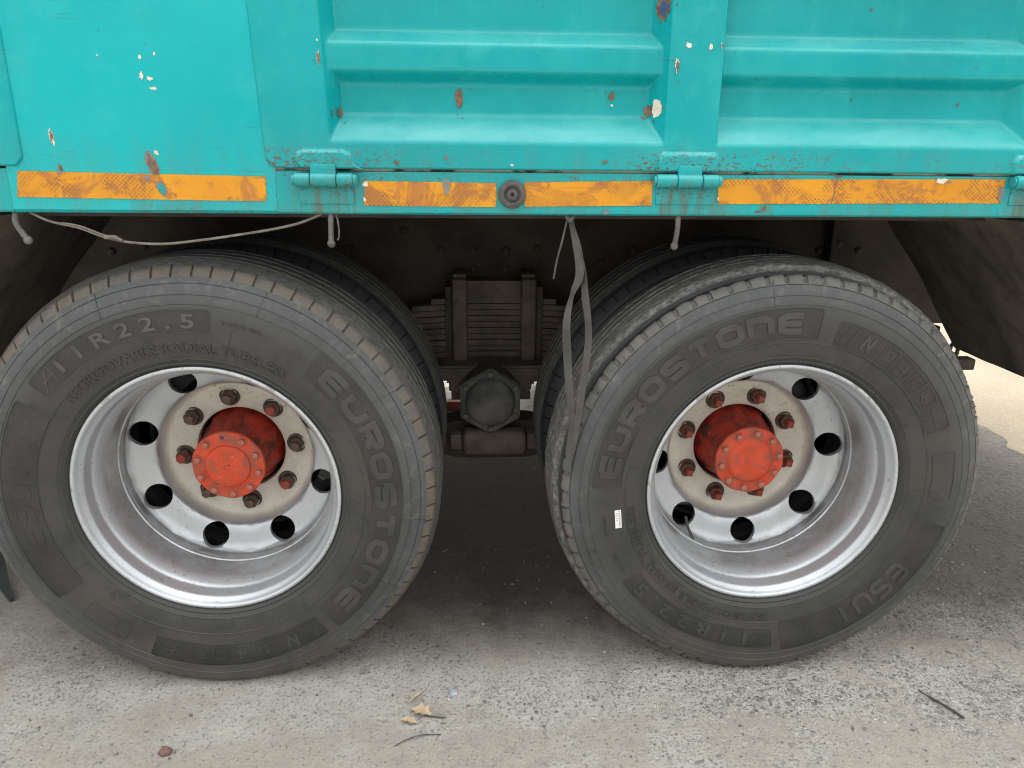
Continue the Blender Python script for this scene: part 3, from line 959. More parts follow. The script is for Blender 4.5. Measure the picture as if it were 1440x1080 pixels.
# ---- leaf spring
spring = empty('leaf_spring', (0, .75, .7), truck)
zt = .846
for i in range(13):
    th = .0185
    half = [.135, .19, .25, .265, .30, .34, .38, .42, .46, .50, .54, .58, .60][i]
    if i == 0:
        z1, z0 = .852, .801
        half = .094
    else:
        z1 = .7995 - (i - 1) * .0186
        z0 = z1 - .0158
    n = 14
    V, F = [], []
    for q in range(n + 1):
        x = -half + 2 * half * q / n
        arc = -.05 * (x / .6) ** 2
        for (y, z) in ((.70, z0), (.70, z1), (.79, z1), (.79, z0)):
            jj = .0012 * noise.noise(Vector((x * 9, i * 3.1, z * 2)))
            V.append((x + .016, y + jj * 2 + (.002 if i % 2 else -.001), z + arc))
    for q in range(n):
        for t in range(4):
            F.append((q * 4 + t, q * 4 + (t + 1) % 4, (q + 1) * 4 + (t + 1) % 4, (q + 1) * 4 + t))
    F += [(0, 1, 2, 3), tuple(n * 4 + t for t in (3, 2, 1, 0))]
    put('spacer' if i == 0 else 'leaf', mesh('leaf', V, F, M_spring, 30), spring, ORG)
for cx in (-.088, .120):
    bm = bmesh.new()
    box_bm(bm, cx - .023, cx + .023, .672, .696, .560, .862, .009, 3)
    box_bm(bm, cx - .021, cx + .021, .697, .80, .856, .874, .006, 2)
    put('u_bolt', bm_mesh('u_bolt', bm, M_spring), spring, ORG)
for cx in (-.122, .154):
    put('side_plate', box('side_plate', cx - .010, cx + .010, .69, .80, .60, .835, M_under, .003), spring, ORG)

# ---- trunnion: spring seat, hexagonal cap, tie bar
tr = empty('trunnion', (0, .6, .5), truck)
out = [(-.19, .600), (-.19, .566), (-.122, .566), (-.122, .528), (-.104, .5215), (-.08, .5215), (-.075, .50), (.08, .50), (.105, .5205), (.124, .530), (.129, .562), (.20, .562), (.20, .600), (.17, .612), (-.155, .612)]
V, F = prism_y(out, .60, .86)
bm = bmesh.new()
me = mesh('spring_seat', V, F, M_spring, 0)
bm.from_mesh(me)
bmesh.ops.bevel(bm, geom=list(bm.edges), offset=.007, segments=2, affect='EDGES')
put('spring_seat', bm_mesh('spring_seat', bm, M_spring, 40), tr, ORG)
for cx in (-.095, .105):
    hx = [(cx + .024 * math.cos(a), .472 + .0 + .024 * math.sin(a)) for a in circ(6)]
    V, F = prism_y([(cx - .020, .504), (cx + .020, .504), (cx + .020, .5225), (cx - .020, .5225)], .612, .655)
    put('seat_bolt', mesh('seat_bolt', V, F, M_spring, 0), tr, ORG)
hexa = [(.100 * math.cos(R(90 + 60 * i)), .535 + .100 * math.sin(R(90 + 60 * i))) for i in range(6)]
V, F = prism_y(hexa, .500, .53)
bm = bmesh.new()
me = mesh('hub_cap', V, F, M_cap, 0)
bm.from_mesh(me)
bmesh.ops.bevel(bm, geom=list(bm.edges), offset=.004, segments=2, affect='EDGES')
hc = put('cap_plate', bm_mesh('cap_plate', bm, M_cap, 35), tr, (0, 0, 0))
put('cap_dome', lathe('cap_dome', [(.0001, -.017), (.040, -.0165), (.058, -.014), (.067, -.009), (.072, -.002), (.074, .004)], 48, M_cap, 40), tr, (0, .4985, .533))
cbm = lathe('cap_bolt', [(.0001, -.008), (.005, -.008), (.0085, -.006), (.0085, .001)], 6, M_cap, 0)
for i in range(6):
    a = R(90 + 60 * i)
    put('cap_bolt', cbm, tr, (.083 * math.cos(a), .499, .535 + .083 * math.sin(a)))
put('trunnion_shaft', lathe('trunnion_shaft', [(.085, 0), (.085, .5)], 32, M_under, 40), tr, (0, .531, .535))
bm = bmesh.new()
box_bm(bm, -.082, .108, .49, .56, .366, .444, .020, 3)
put('tie_bar', bm_mesh('tie_bar', bm, M_spring, 40), tr, ORG)
for (x0, x1) in ((-.118, -.084), (.110, .140)):
    n = 8
    V, F = tube_vf([(x0, .525, .405), (x0 + .004, .525, .405), (x1 - .004, .525, .405), (x1, .525, .405)], [.026, .030, .030, .026], 8)
    put('tie_bolt', mesh('tie_bolt', V, F, M_spring, 30), tr, ORG)
V, F = tube_vf([(.1405, .525, .405), (.156, .525, .405)], .016, 8)
put('tie_bolt', mesh('tie_bolt', V, F, M_spring, 30), tr, ORG)
# cast ears behind the tie bar
ear = []
for i in range(13):
    a = R(-90 + 180 * i / 12)
    ear.append((.105 + .085 * math.cos(a), .392 + .060 * math.sin(a)))
for i in range(13):
    a = R(90 + 180 * i / 12)
    ear.append((-.085 + .085 * math.cos(a), .392 + .060 * math.sin(a)))
V, F = prism_y(ear, .57, .66)
put('axle_bracket', mesh('axle_bracket', V, F, M_under, 30), tr, ORG)

# ---- torque rods and axles
for sx in (-1, 1):
    V, F = tube_vf([(sx * .10, .62, .40), (sx * .62, .70, .36)], .032, 14)
    put('torque_rod', mesh('torque_rod', V, F, M_under, 40), truck, ORG)
    V, F = tube_vf([(sx * .645, .56, .493), (sx * .645, .95, .493), (sx * .645, 1.05, .493), (sx * .645, 1.22, .493), (sx * .645, 1.4, .493), (sx * .645, 1.5, .493), (sx * .645, 1.88, .493)],
                   [.075, .075, .13, .21, .13, .075, .075], 20)
    put('axle', mesh('axle', V, F, M_under, 40), truck, ORG)
V, F = tube_vf([(0, .86, .535), (0, 1.6, .535)], .06, 16)
put('trunnion_tube', mesh('trunnion_tube', V, F, M_under, 40), truck, ORG)
put('frame_crossmember', box('frame_crossmember', -.16, .16, .9, 1.54, .78, .98, M_under, .006), truck, ORG)


# ---- mudguards: curved sheets in front of and behind the wheels
def mudguard(pts, y0, y1, th=.012):
    P = spline([(x, 0, z) for x, z in pts], 5)
    ys = np.linspace(y0, y1, 10)
    V, F = [], []
    n = len(P)
    for s_, off in ((0, 0), (1, th)):
        for i, p in enumerate(P):
            t = (P[min(i + 1, n - 1)] - P[max(i - 1, 0)]).normalized()
            nx, nz = -t.z, t.x
            sg = 1 if pts[0][0] > 0 else -1
            for j, y in enumerate(ys):
                wob = .006 * noise.noise(Vector((p.x * 6, y * 9, p.z * 6)))
                rib = -.012 * math.exp(-((y - (y0 + .17)) / .02) ** 2) - .012 * math.exp(-((y - (y1 - .15)) / .02) ** 2)
                V.append((p.x + sg * (abs(nx) * (off + rib) + wob), y, p.z + (abs(nz) * off)))
    k = len(ys)
    for s_ in (0, 1):
        b = s_ * n * k
        for i in range(n - 1):
            for j in range(k - 1):
                F.append((b + i * k + j, b + i * k + j + 1, b + (i + 1) * k + j + 1, b + (i + 1) * k + j))
    loop = [j for j in range(k)] + [i * k + k - 1 for i in range(1, n)] + [(n - 1) * k + j for j in range(k - 2, -1, -1)] + [i * k for i in range(n - 2, 0, -1)]
    L = len(loop)
    for q in range(L):
        a, c = loop[q], loop[(q + 1) % L]
        F.append((a, c, n * k + c, n * k + a))
    return put('mudguard', mesh('mudguard', V, F, M_guard, 40), truck, ORG)


mg = mudguard([(1.120, 1.10), (1.185, 1.02), (1.285, .89), (1.375, .76), (1.447, .655)], .0, .635)
mudguard([(-1.00, 1.10), (-1.05, 1.03), (-1.16, .90), (-1.25, .78), (-1.33, .66)], .0, .60)
# bracket hanging from the rear mudguard's lower inner corner
br = empty('mudguard_bracket', (1.43, .64, .66), truck)
bm = bmesh.new()
box_bm(bm, 1.375, 1.54, .655, .70, .575, .612, .006)
box_bm(bm, 1.41, 1.47, .655, .70, .6125, .635, .006)
put('foot', bm_mesh('foot', bm, M_under), br, ORG)
ringp = [(1.385 + .019 * math.cos(a), .66, .655 + .030 * math.sin(a)) for a in circ(17)]
V, F = tube_vf(ringp + [ringp[0]], .008, 8)
put('loop', mesh('loop', V, F, M_under, 40), br, ORG)
ringp = [(1.462 + .013 * math.cos(a), .66, .640 + .026 * math.sin(a)) for a in circ(17)]
V, F = tube_vf(ringp + [ringp[0]], .006, 8)
put('loop', mesh('loop', V, F, M_under, 40), br, ORG)
put('bracket_stem', box('bracket_stem', 1.375, 1.40, .65, .675, .6, .72, M_under, .003), br, ORG)

# ------------------------------------------------------------------ tyres
ZC = .4935


def deform(V):
    """flatten where the tyre stands on the ground and bulge the wall above it"""
    out = []
    for (x, y, z) in V:
        r = math.hypot(x, z)
        a = math.degrees(math.atan2(z, x))
        d = (a + 90) / 24
        if abs(d) < 3 and r > .30:
            b = math.exp(-d * d) * math.exp(-((r - .42) / .05) ** 2) * .010
            y += -b if y < .1175 else b
            if r > .43:
                q = min(1, (r - .43) / .05)
                b2 = .013 * math.exp(-(d * 1.25) ** 2) * q * q * (3 - 2 * q) * min(1, abs(y - .1175) / .09)
                y += -b2 if y < .1175 else b2
        zmin = -ZC + .0006
        kk = .010
        t = z - zmin
        if t < kk:
            z = zmin + (kk * math.exp((t - kk) / kk) if t < kk else t) * .9 * (1 if t > -1 else 1)
        out.append((x, y, z))
    return out


SIDE = [(.2890, .0120), (.2960, .0045), (.3000, -.0010), (.3035, -.0055), (.3050, -.0078), (.3062, -.0078), (.3080, -.0070), (.3110, -.0098), (.3150, -.0120),
        (.3165, -.0137), (.3180, -.0130), (.3260, -.0155), (.3360, -.0178), (.3510, -.0200), (.3522, -.0214), (.3536, -.0204), (.3640, -.0215), (.3800, -.0228), (.4000, -.0232), (.4200, -.0222),
        (.4345, -.0203), (.4355, -.0214), (.4368, -.0198), (.4420, -.0185), (.4535, -.0148), (.4545, -.0160), (.4560, -.0138), (.4650, -.0098), (.4745, -.0056), (.4755, -.0030), (.4768, -.0040), (.4850, -.0002)]
SR = np.array([p[0] for p in SIDE])
SY = np.array([p[1] for p in SIDE])


def surf(r):
    return float(np.interp(r, SR, SY))


def tread_left():
    P = [(.4868, .0006), (.4884, .0022), (.4896, .0028), (.4945, .0066), (.4995, .0108), (.5045, .0154), (.5056, .0170), (.5110, .0300), (.5150, .0400), (.5175, .0480)]
    for yg in (.062, .098, .137, .173):
        rr = .5200
        P += [(rr, yg - .006), (rr - .0015, yg - .0045), (.5075, yg - .003), (.5075, yg + .003), (rr - .0015, yg + .0045), (rr, yg + .006)]
    P += [(.5175, .187), (.5150, .195), (.5100, .205)]
    return P


def tread_right():
    P = [(.4765, -.0045), (.4785, -.0028), (.4850, .0015), (.4905, .0060), (.4935, .0105), (.4940, .0135), (.4915, .0165), (.4885, .0195), (.4880, .0240), (.4895, .0385), (.4960, .0430), (.5080, .0465), (.5115, .0510), (.5140, .060)]
    for yg in (.090, .118, .150):
        P += [(.5180, yg - .005), (.5170, yg - .004), (.5130, yg - .003), (.5130, yg + .003), (.5170, yg + .004), (.5180, yg + .005)]
    P += [(.5170, .170), (.5120, .182), (.4960, .192), (.4895, .196), (.4890, .212)]
    return P


def make_tyre(kind):
    tread = tread_left() if kind == 'L' else tread_right()
    side = [q for q in SIDE if q[0] < (.4761 if kind == 'R' else 1)]
    inner = [(r, .235 - y) for r, y in reversed(side) if not (.3045 < r < .3063 or .3516 < r < .3530 or .435 < r < .436 or .454 < r < .455)]
    if kind == 'L':
        sh = [(r, .235 - y) for r, y in reversed(tread[:7])]
    else:
        sh = [(r, .235 - y) for r, y in reversed(tread[:8])]
    prof = side + tread + sh + inner
    n0 = len(side)
    npitch = 74
    fr = [0.0, .025, .105, .13, .42, .72] if kind == 'L' else [0.0, .05, .22, .28, .5, .75]
    angles = []
    wob = random.Random(5 if kind == 'L' else 6)
    rows = []
    nsh = 7 if kind == 'L' else 8
    ntot = len(prof)
    first_in = n0 + len(tread)
    for p in range(npitch):
        jit = [wob.uniform(-1, 1) for _ in range(8)]
        if kind == 'L':
            wide = 1 if p % 3 else .6
        for q, f in enumerate(fr):
            a = 2 * PI * (p + f * (1 if q < 1 else 1) + (0.06 * jit[0] if q < 4 else 0)) / npitch
            notch = q in (1, 2)
            row = []
            for i, (r, y) in enumerate(prof):
                rr, y2 = r, y
                out_sh = n0 + 2 <= i < n0 + nsh
                in_sh = first_in <= i < first_in + nsh - 2
                if out_sh or in_sh:
                    if notch:
                        dp = .0052 if kind == 'L' else .0050
                        rr -= dp * .8
                        y2 += dp * (.75 if out_sh else -.75)
                    elif kind == 'R' and out_sh:
                        rr += .0016 * jit[q] - (.0012 if p % 5 == 2 else 0)
                        y2 += .0012 * jit[q + 1]
                    elif out_sh:
                        rr += .0005 * jit[q]
                        y2 += .0005 * jit[q + 1]
                elif i >= n0 + nsh and i < first_in and r > .51:
                    rr += .0007 * noise.noise(Vector((math.cos(a) * 9, math.sin(a) * 9, y * 60))) + (.0018 if kind == 'R' else .0005) * noise.noise(Vector((math.cos(a) * 40, math.sin(a) * 40, y * 140)))
                elif i < n0 and .44 < r < .49:
                    y2 += .0007 * noise.noise(Vector((math.cos(a) * 5, math.sin(a) * 5, r * 30)))
                row.append((rr * math.cos(a), y2, rr * math.sin(a)))
            rows.append(row)
    V = [v for row in rows for v in row]
    k, n = ntot, len(rows)
    F = []
    for i in range(n):
        j = (i + 1) % n
        for q in range(k - 1):
            F.append((i * k + q, i * k + q + 1, j * k + q + 1, j * k + q))
    return mesh('tyre', deform(V), F, M_rub if kind == 'L' else M_rubR, 32)


tyreL = make_tyre('L')
tyreR = make_tyre('R')

# ------------------------------------------------------------------ rims
DISC = [(.262, .178), (.2560, .1855), (.2545, .1880), (.2480, .1960), (.2400, .2005), (.2228, .2055), (.2050, .2105), (.1950, .2150), (.1905, .2210), (.1880, .2340), (.1850, .2470), (.1800, .2560), (.1720, .2600)]
dr_ = np.array([p[0] for p in DISC][::-1])
dy_ = np.array([p[1] for p in DISC][::-1])


def disc_y(r):
    return float(np.interp(r, dr_, dy_))


def make_rim(hole_off):
    bm = bmesh.new()
    NS = 16                       # arc divisions per 45 degree sector
    N = NS * 8
    a0 = R(hole_off - 22.5)
    angs = [a0 + 2 * PI * i / N for i in range(N)]

    def lat(P):
        rows = [[bm.verts.new((r * math.cos(a), y, r * math.sin(a))) for r, y in P] for a in angs]
        for i in range(N):
            j = (i + 1) % N
            for q in range(len(P) - 1):
                bm.faces.new((rows[i][q], rows[i][q + 1], rows[j][q + 1], rows[j][q]))
    r0, r1 = .1900, .2560
    barrel = [(.258, .205), (.274, .192), (.2765, .020), (.287, .012), (.2935, .008), (.2962, .0045), (.2968, .0015), (.2958, -.0014), (.2935, -.0028), (.2905, -.0030), (.2880, -.0016), (.2862, .0012), (.2845, .0055), (.2815, .0105), (.2775, .0150), (.2755, .0185), (.2750, .0205),
              (.2742, .0300), (.2728, .0440), (.2722, .0480), (.2700, .0505), (.2660, .0580), (.2615, .0690), (.2588, .0790), (.2576, .0880), (.2572, .0960), (.2572, .1420), (.2566, .1465), (.2546, .1480), (.2532, .1500), (.2530, .1530), (.2542, .1560), (.2550, .1580), (.2538, .1600), (.2530, .1625), (.2532, .1660), (.2540, .1720), (.2550, .1790), (r1, disc_y(r1))]
    lat(barrel)
    nave = [(r0, disc_y(r0)), (.1880, .2340), (.1868, .2405), (.1850, .2470), (.1830, .2525), (.1800, .2560), (.1765, .2585), (.1720, .2600), (.1500, .2645), (.1200, .2695), (.1125, .2705), (.1105, .2720), (.1100, .2745), (.1100, .2860)]
    lat(nave)
    # sectors with round hand holes
    rc, rho, rht, MR, RINGS = .2232, .0312, .0330, 6, 6
    for s_ in range(8):
        ac = R(hole_off) + s_ * PI / 4
        t0 = ac - PI / 8
        per = []
        for i in range(NS):
            per.append((t0 + PI / 4 * i / NS, r0))
        for i in range(MR):
            per.append((t0 + PI / 4, r0 + (r1 - r0) * i / MR))
        for i in range(NS):
            per.append((t0 + PI / 4 * (1 - i / NS), r1))
        for i in range(MR):
            per.append((t0, r1 + (r0 - r1) * i / MR))
        loops = []
        cx, cz = rc * math.cos(ac), rc * math.sin(ac)
        for ring in range(-2, RINGS + 1):
            lp = []
            for (a, r) in per:
                bx, bz = r * math.cos(a), r * math.sin(a)
                # direction stretched to the sector so points spread evenly on the circle
                u = (a - ac) / (PI / 8)
                v = (r - rc) / ((r1 - r0) / 2)
                ph = math.atan2(v, u)
                tx, tz = -math.sin(ac), math.cos(ac)
                nx, nz = math.cos(ac), math.sin(ac)
                hx = cx + rht * math.cos(ph) * tx + rho * math.sin(ph) * nx
                hz = cz + rht * math.cos(ph) * tz + rho * math.sin(ph) * nz
                hr, ha = math.hypot(hx, hz), math.atan2(hz, hx)
                while ha - ac > PI:
                    ha -= 2 * PI
                while ha - ac < -PI:
                    ha += 2 * PI
                t = max(ring, 0) / RINGS
                rr, aa = hr + (r - hr) * t, ha + (a - ha) * t
                y = disc_y(rr)
                if ring == -1:
                    y += .0015
                    rr = hr + (rc - hr) * .02
                if ring == -2:
                    y += .012
                    rr = hr + (rc - hr) * .02
                lp.append(bm.verts.new((rr * math.cos(aa), y, rr * math.sin(aa))))
            loops.append(lp)
        L = len(per)
        for q in range(len(loops) - 1):
            for i in range(L):
                j = (i + 1) % L
                bm.faces.new((loops[q][i], loops[q][j], loops[q + 1][j], loops[q + 1][i]))
    bmesh.ops.remove_doubles(bm, verts=bm.verts, dist=.00012)
    return bm_mesh('rim', bm, M_rim, 38)


rimL = make_rim(27.5)
rimR = make_rim(5.5)


# ------------------------------------------------------------------ sidewall inscriptions
def wall_pt(a, r, h):
    return (r * math.cos(a), surf(r) - h, r * math.sin(a))


def ribbon(poly, width, h, V, F, closed=False):
    """poly in (arc length at rm, r) given as (angle, r); a raised strip following the wall"""
    # work in flat coordinates s = angle*rm
    rm = sum(p[1] for p in poly) / len(poly)
    P = [Vector((a * rm, r)) for a, r in poly]
    # subdivide
    Q = []
    cnt = len(P) if closed else len(P) - 1
    for i in range(cnt):
        p, q = P[i], P[(i + 1) % len(P)]
        k = max(1, int((q - p).length / .012))
        for j in range(k):
            Q.append(p.lerp(q, j / k))
    if not closed:
        Q.append(P[-1])
    n = len(Q)
    base = len(V)
    for i in range(n):
        if closed:
            d0 = (Q[i] - Q[i - 1]).normalized()
            d1 = (Q[(i + 1) % n] - Q[i]).normalized()
        else:
            d0 = (Q[i] - Q[i - 1]).normalized() if i > 0 else (Q[1] - Q[0]).normalized()
            d1 = (Q[i + 1] - Q[i]).normalized() if i < n - 1 else d0
        t = (d0 + d1)
        t = t.normalized() if t.length > 1e-6 else d0
        nrm = Vector((-t.y, t.x))
        m_ = 1 / max(.45, nrm.dot(Vector((-d0.y, d0.x))))
        hw = width / 2 * m_
        bv = min(.0009, width * .25)
        for off, hh in ((hw, -.0008), (hw - bv * .35, h), (-hw + bv * .35, h), (-hw, -.0008)):
            p = Q[i] + nrm * off
            V.append(wall_pt(p.x / rm, p.y, hh))
    cnt = n if closed else n - 1
    for i in range(cnt):
        j = (i + 1) % n
        for q in range(3):
            F.append((base + i * 4 + q, base + i * 4 + q + 1, base + j * 4 + q + 1, base + j * 4 + q))
    if not closed:
        F.append((base, base + 1, base + 2, base + 3))
        e = base + (n - 1) * 4
        F.append((e + 3, e + 2, e + 1, e))


GL = {
    'E': [[(.82, 1), (.22, 1), (0, .82), (0, .18), (.22, 0), (.82, 0)], [(.12, .5), (.78, .5)]],
    'U': [[(0, 1), (0, .2), (.2, 0), (.6, 0), (.8, .2), (.8, 1)]],
    'R': [[(0, 0), (0, 1), (.6, 1), (.8, .86), (.8, .6), (.62, .45), (.12, .45)], [(.45, .33), (.8, 0)]],
    'O': [[(.2, 1), (.6, 1), (.8, .8), (.8, .2), (.6, 0), (.2, 0), (0, .2), (0, .8)], 'c'],
    'S': [[(.8, 1), (.2, 1), (0, .86), (0, .64), (.2, .5), (.6, .5), (.8, .36), (.8, .14), (.6, 0), (0, 0)]],
    'T': [[(0, 1), (.8, 1)], [(.4, .88), (.4, 0)]],
    'n': [[(0, 0), (0, 1), (.58, 1), (.8, .8), (.8, 0)]],
    'N': [[(0, 0), (.12, 1), (.45, .1), (.6, 1)]],
    'I': [[(.4, 0), (.4, 1)]],
}


def stroke_word(text, a_start, a_end, r0, r1, wfrac, h):
    """letters run clockwise from a_start to a_end (degrees)"""
    out = []
    n = len(text)
    step = (a_start - a_end) / n
    sw = (r1 - r0) * wfrac
    for i, ch in enumerate(text):
        V, F = [], []
        out.append((V, F))
        g_ = GL[ch]
        closed = g_[-1] == 'c'
        for pl in (g_[:-1] if closed else g_):
            pts = []
            for (gx, gy) in pl:
                a = a_start - step * (i + .10 + gx * .78 / .8 * .86)
                pts.append((R(a), r0 + sw / 2 + gy * (r1 - r0 - sw)))
            ribbon(pts, sw, h, V, F, closed)
    return out


def font_word(text, a_start, a_end, r0, r1, h, spread=False, bold=0.0):
    """text set with the built-in font along an arc, clockwise from a_start to a_end"""
    cu = bpy.data.curves.new('lettering', 'FONT')
    cu.body = text
    cu.size = 1
    cu.extrude = .1
    cu.offset = bold
    cu.resolution_u = 2
    to = bpy.data.objects.new('lettering', cu)
    me = bpy.data.meshes.new_from_object(to)
    bpy.data.objects.remove(to)
    bpy.data.curves.remove(cu)
    bm = bmesh.new()
    bm.from_mesh(me)
    bpy.data.meshes.remove(me)
    bmesh.ops.remove_doubles(bm, verts=bm.verts, dist=1e-5)
    xs = [v.co.x for v in bm.verts]
    ys = [v.co.y for v in bm.verts]
    x0, x1, y0, y1 = min(xs), max(xs), min(ys), max(ys)
    for f in [f for f in bm.faces if all(v.co.z < -.05 for v in f.verts)]:
        bm.faces.remove(f)
    bmesh.ops.triangulate(bm, faces=bm.faces)
    rm = (r0 + r1) / 2
    sx = R(a_start - a_end) / (x1 - x0)
    for _ in range(2):
        es = [e for e in bm.edges if abs(e.verts[0].co.x - e.verts[1].co.x) * sx * rm > .012]
        if es:
            bmesh.ops.subdivide_edges(bm, edges=es, cuts=1)
            bmesh.ops.triangulate(bm, faces=bm.faces)
    V = []
    for v in bm.verts:
        a = R(a_start) - (v.co.x - x0) * sx
        r = r0 + (v.co.y - y0) / (y1 - y0) * (r1 - r0)
        V.append(wall_pt(a, r, h if v.co.z > 0 else -.001))
    bm.verts.index_update()
    F = [tuple(v.index for v in f.verts) for f in bm.faces]
    bm.free()
    # one entry per connected glyph
    lab = list(range(len(V)))

    def root(i):
        while lab[i] != i:
            lab[i] = lab[lab[i]]
            i = lab[i]
        return i
    for f in F:
        for q in f[1:]:
            lab[root(q)] = root(f[0])
    groups = {}
    for f in F:
        groups.setdefault(root(f[0]), []).append(f)
    out = []
    for fs in groups.values():
        ids = sorted({q for f in fs for q in f})
        mp = {q: i for i, q in enumerate(ids)}
        out.append(([V[q] for q in ids], [tuple(mp[q] for q in f) for f in fs]))
    return out


def rrect(a0, a1, r0, r1, c=.006):
    rm = (r0 + r1) / 2
    d = c / rm
    A, B = R(max(a0, a1)), R(min(a0, a1))
    pts = []
    for (aa, rr, s0) in ((A - d, r1 - c, 90), (B + d, r1 - c, 0), (B + d, r0 + c, -90), (A - d, r0 + c, 180)):
        for k in range(4):
            t = R(s0 - 0 + (90 - 30 * k if s0 in (90,) else 90 - 30 * k))
        for k in range(4):
            ang = R({90: 180, 0: 90, -90: 0, 180: -90}[s0] - 30 * k)
            pts.append((aa - (-math.cos(ang)) * d * (1) * (1) if False else aa - math.cos(ang) * d, rr + math.sin(ang) * c))
    return pts


def panel_patch(a0, a1, r0, r1, h=.0003):
    A, B = max(a0, a1), min(a0, a1)
    n = max(4, int((A - B) / 1.2))
    rs = np.linspace(r0, r1, 9)
    V, F = [], []
    for i in range(n + 1):
        a = R(B + (A - B) * i / n)
        for r in rs:
            edge_ = i in (0, n) or r in (rs[0], rs[-1])
            V.append(wall_pt(a, r, h))
    k = len(rs)
    for i in range(n):
        for j in range(k - 1):
            F.append((i * k + j, i * k + j + 1, (i + 1) * k + j + 1, (i + 1) * k + j))
    return V, F


def wput(name, VF, mat, wheel, loc):
    if isinstance(VF, list):
        for q in VF:
            wput(name, q, mat, wheel, loc)
        return
    return put(name, mesh(name, deform(VF[0]), VF[1], mat, 30), wheel, loc)


def frame(wheel, loc, a0, a1, r0, r1, mat=None, c=.006, wd=.0022, h=.0013, patch=True):
    if patch:
        wput('letter_panel', panel_patch(a0 - .2, a1 + .2, r0 + .0012, r1 - .0012), M_panel, wheel, loc)
    V, F = [], []
    ribbon(rrect(a0, a1, r0, r1, c), wd, h, V, F, True)
    wput('panel_border', (V, F), mat or M_letter, wheel, loc)


def inscriptions(wheel, loc, spec):
    for it in spec:
        kind = it[0]
        if kind == 'frame':
            frame(wheel, loc, *it[1:5], **(it[5] if len(it) > 5 else {}))
        elif kind == 'stroke':
            wput('letter', stroke_word(*it[1:6], it[6], it[7]), it[8], wheel, loc)
        elif kind == 'font':
            wput('letter', font_word(*it[1:6], it[6], bold=it[8] if len(it) > 8 else 0), it[7], wheel, loc)
        elif kind == 'boxes':
            for (a, ch) in it[1]:
                V, F = [], []
                ribbon(rrect(a + 2.6, a - 2.6, it[2] + .004, it[3] - .004, .003), .0018, .0016, V, F, True)
                wput('letter_box', (V, F), it[4], wheel, loc)
            for (a, ch) in it[1]:
                if ch:
                    wput('letter', font_word(ch, a + 1.5, a - 1.5, it[2] + .012, it[3] - .012, .0016), it[4], wheel, loc)
        elif kind == 'hatch':
            for (a, r, b, q) in it[1]:
                V, F = [], []
                ribbon([(R(a), r), (R(b), q)], .0022, .0016, V, F)
                wput('hatch_mark', (V, F), it[2], wheel, loc)
        elif kind == 'lines':
            for (a, r, q) in it[1]:
                V, F = [], []
                ribbon([(R(a), r), (R(a - .5), q)], .0012, .0008, V, F)
                wput('mould_line', (V, F), it[2], wheel, loc)


def hatch(a, r0, r1, s=1):
    rm = (r0 + r1) / 2
    return [(a + 2.6 * s, r0 + .004, a + .2 * s, r1 - .004), (a - .4 * s, r0 + .004, a - 2.8 * s, r1 - .004), (a + 3.2 * s, rm, a - 3.6 * s, rm - .001)]


SPEC_R = [
    ('frame', 178.2, 82.4, .3620, .4290),
    ('stroke', 'EUROSTOnE', 174.5, 86.5, .3705, .4195, .30, .0026, M_letter),
    ('frame', 76.4, 22.2, .3560, .4120),
    ('hatch', hatch(72.5, .356, .412) + hatch(27.5, .356, .412), M_letter),
    ('stroke', 'N', 67.5, 60.5, .365, .403, .2, .002, M_letter),
    ('boxes', [(56.5, 'D'), (49.5, '4'), (42.5, 'C'), (35.5, '6')], .360, .408, M_letter),
    ('frame', -13.2, -82.4, .3500, .4300, {'patch': True}),
    ('stroke', 'ESUI', -31, -63, .363, .4165, .20, .0022, M_letter),
    ('frame', -85.8, -146.3, .3670, .4160),
    ('font', '1 1 R 2 2 . 5', -95, -142, .3755, .4070, .0024, M_letter, .02),
    ('hatch', [(-86.8, .372, -92.2, .410), (-88, .391, -93, .3915), (-92.4, .372, -93.5, .411)], M_letter),
    ('frame', -87, -175.5, .3245, .3490, {'c': .002, 'wd': .0012, 'h': .0009, 'patch': False}),
    ('font', 'REGROOVABLE RADIAL TUBELESS', -88.5, -174, .3285, .3455, .0018, M_panel, .015),
    ('frame', 13.2, -3.6, .3650, .4150, {'c': .003, 'wd': .0016, 'h': .001, 'patch': False}),
    ('font', '149/146L', -148.5, -157.5, .396, .404, .0016, M_letter, .02),
    ('font', 'M+S', -164.5, -171.5, .398, .407, .0016, M_panel, .02),
    ('lines', [(97, .436, .49), (140, .436, .49), (24, .436, .49), (116, .318, .351), (62, .318, .351), (-20, .436, .47), (-100, .318, .35), (170, .30, .35), (-160, .436, .49), (5, .318, .35)], M_letter),
]
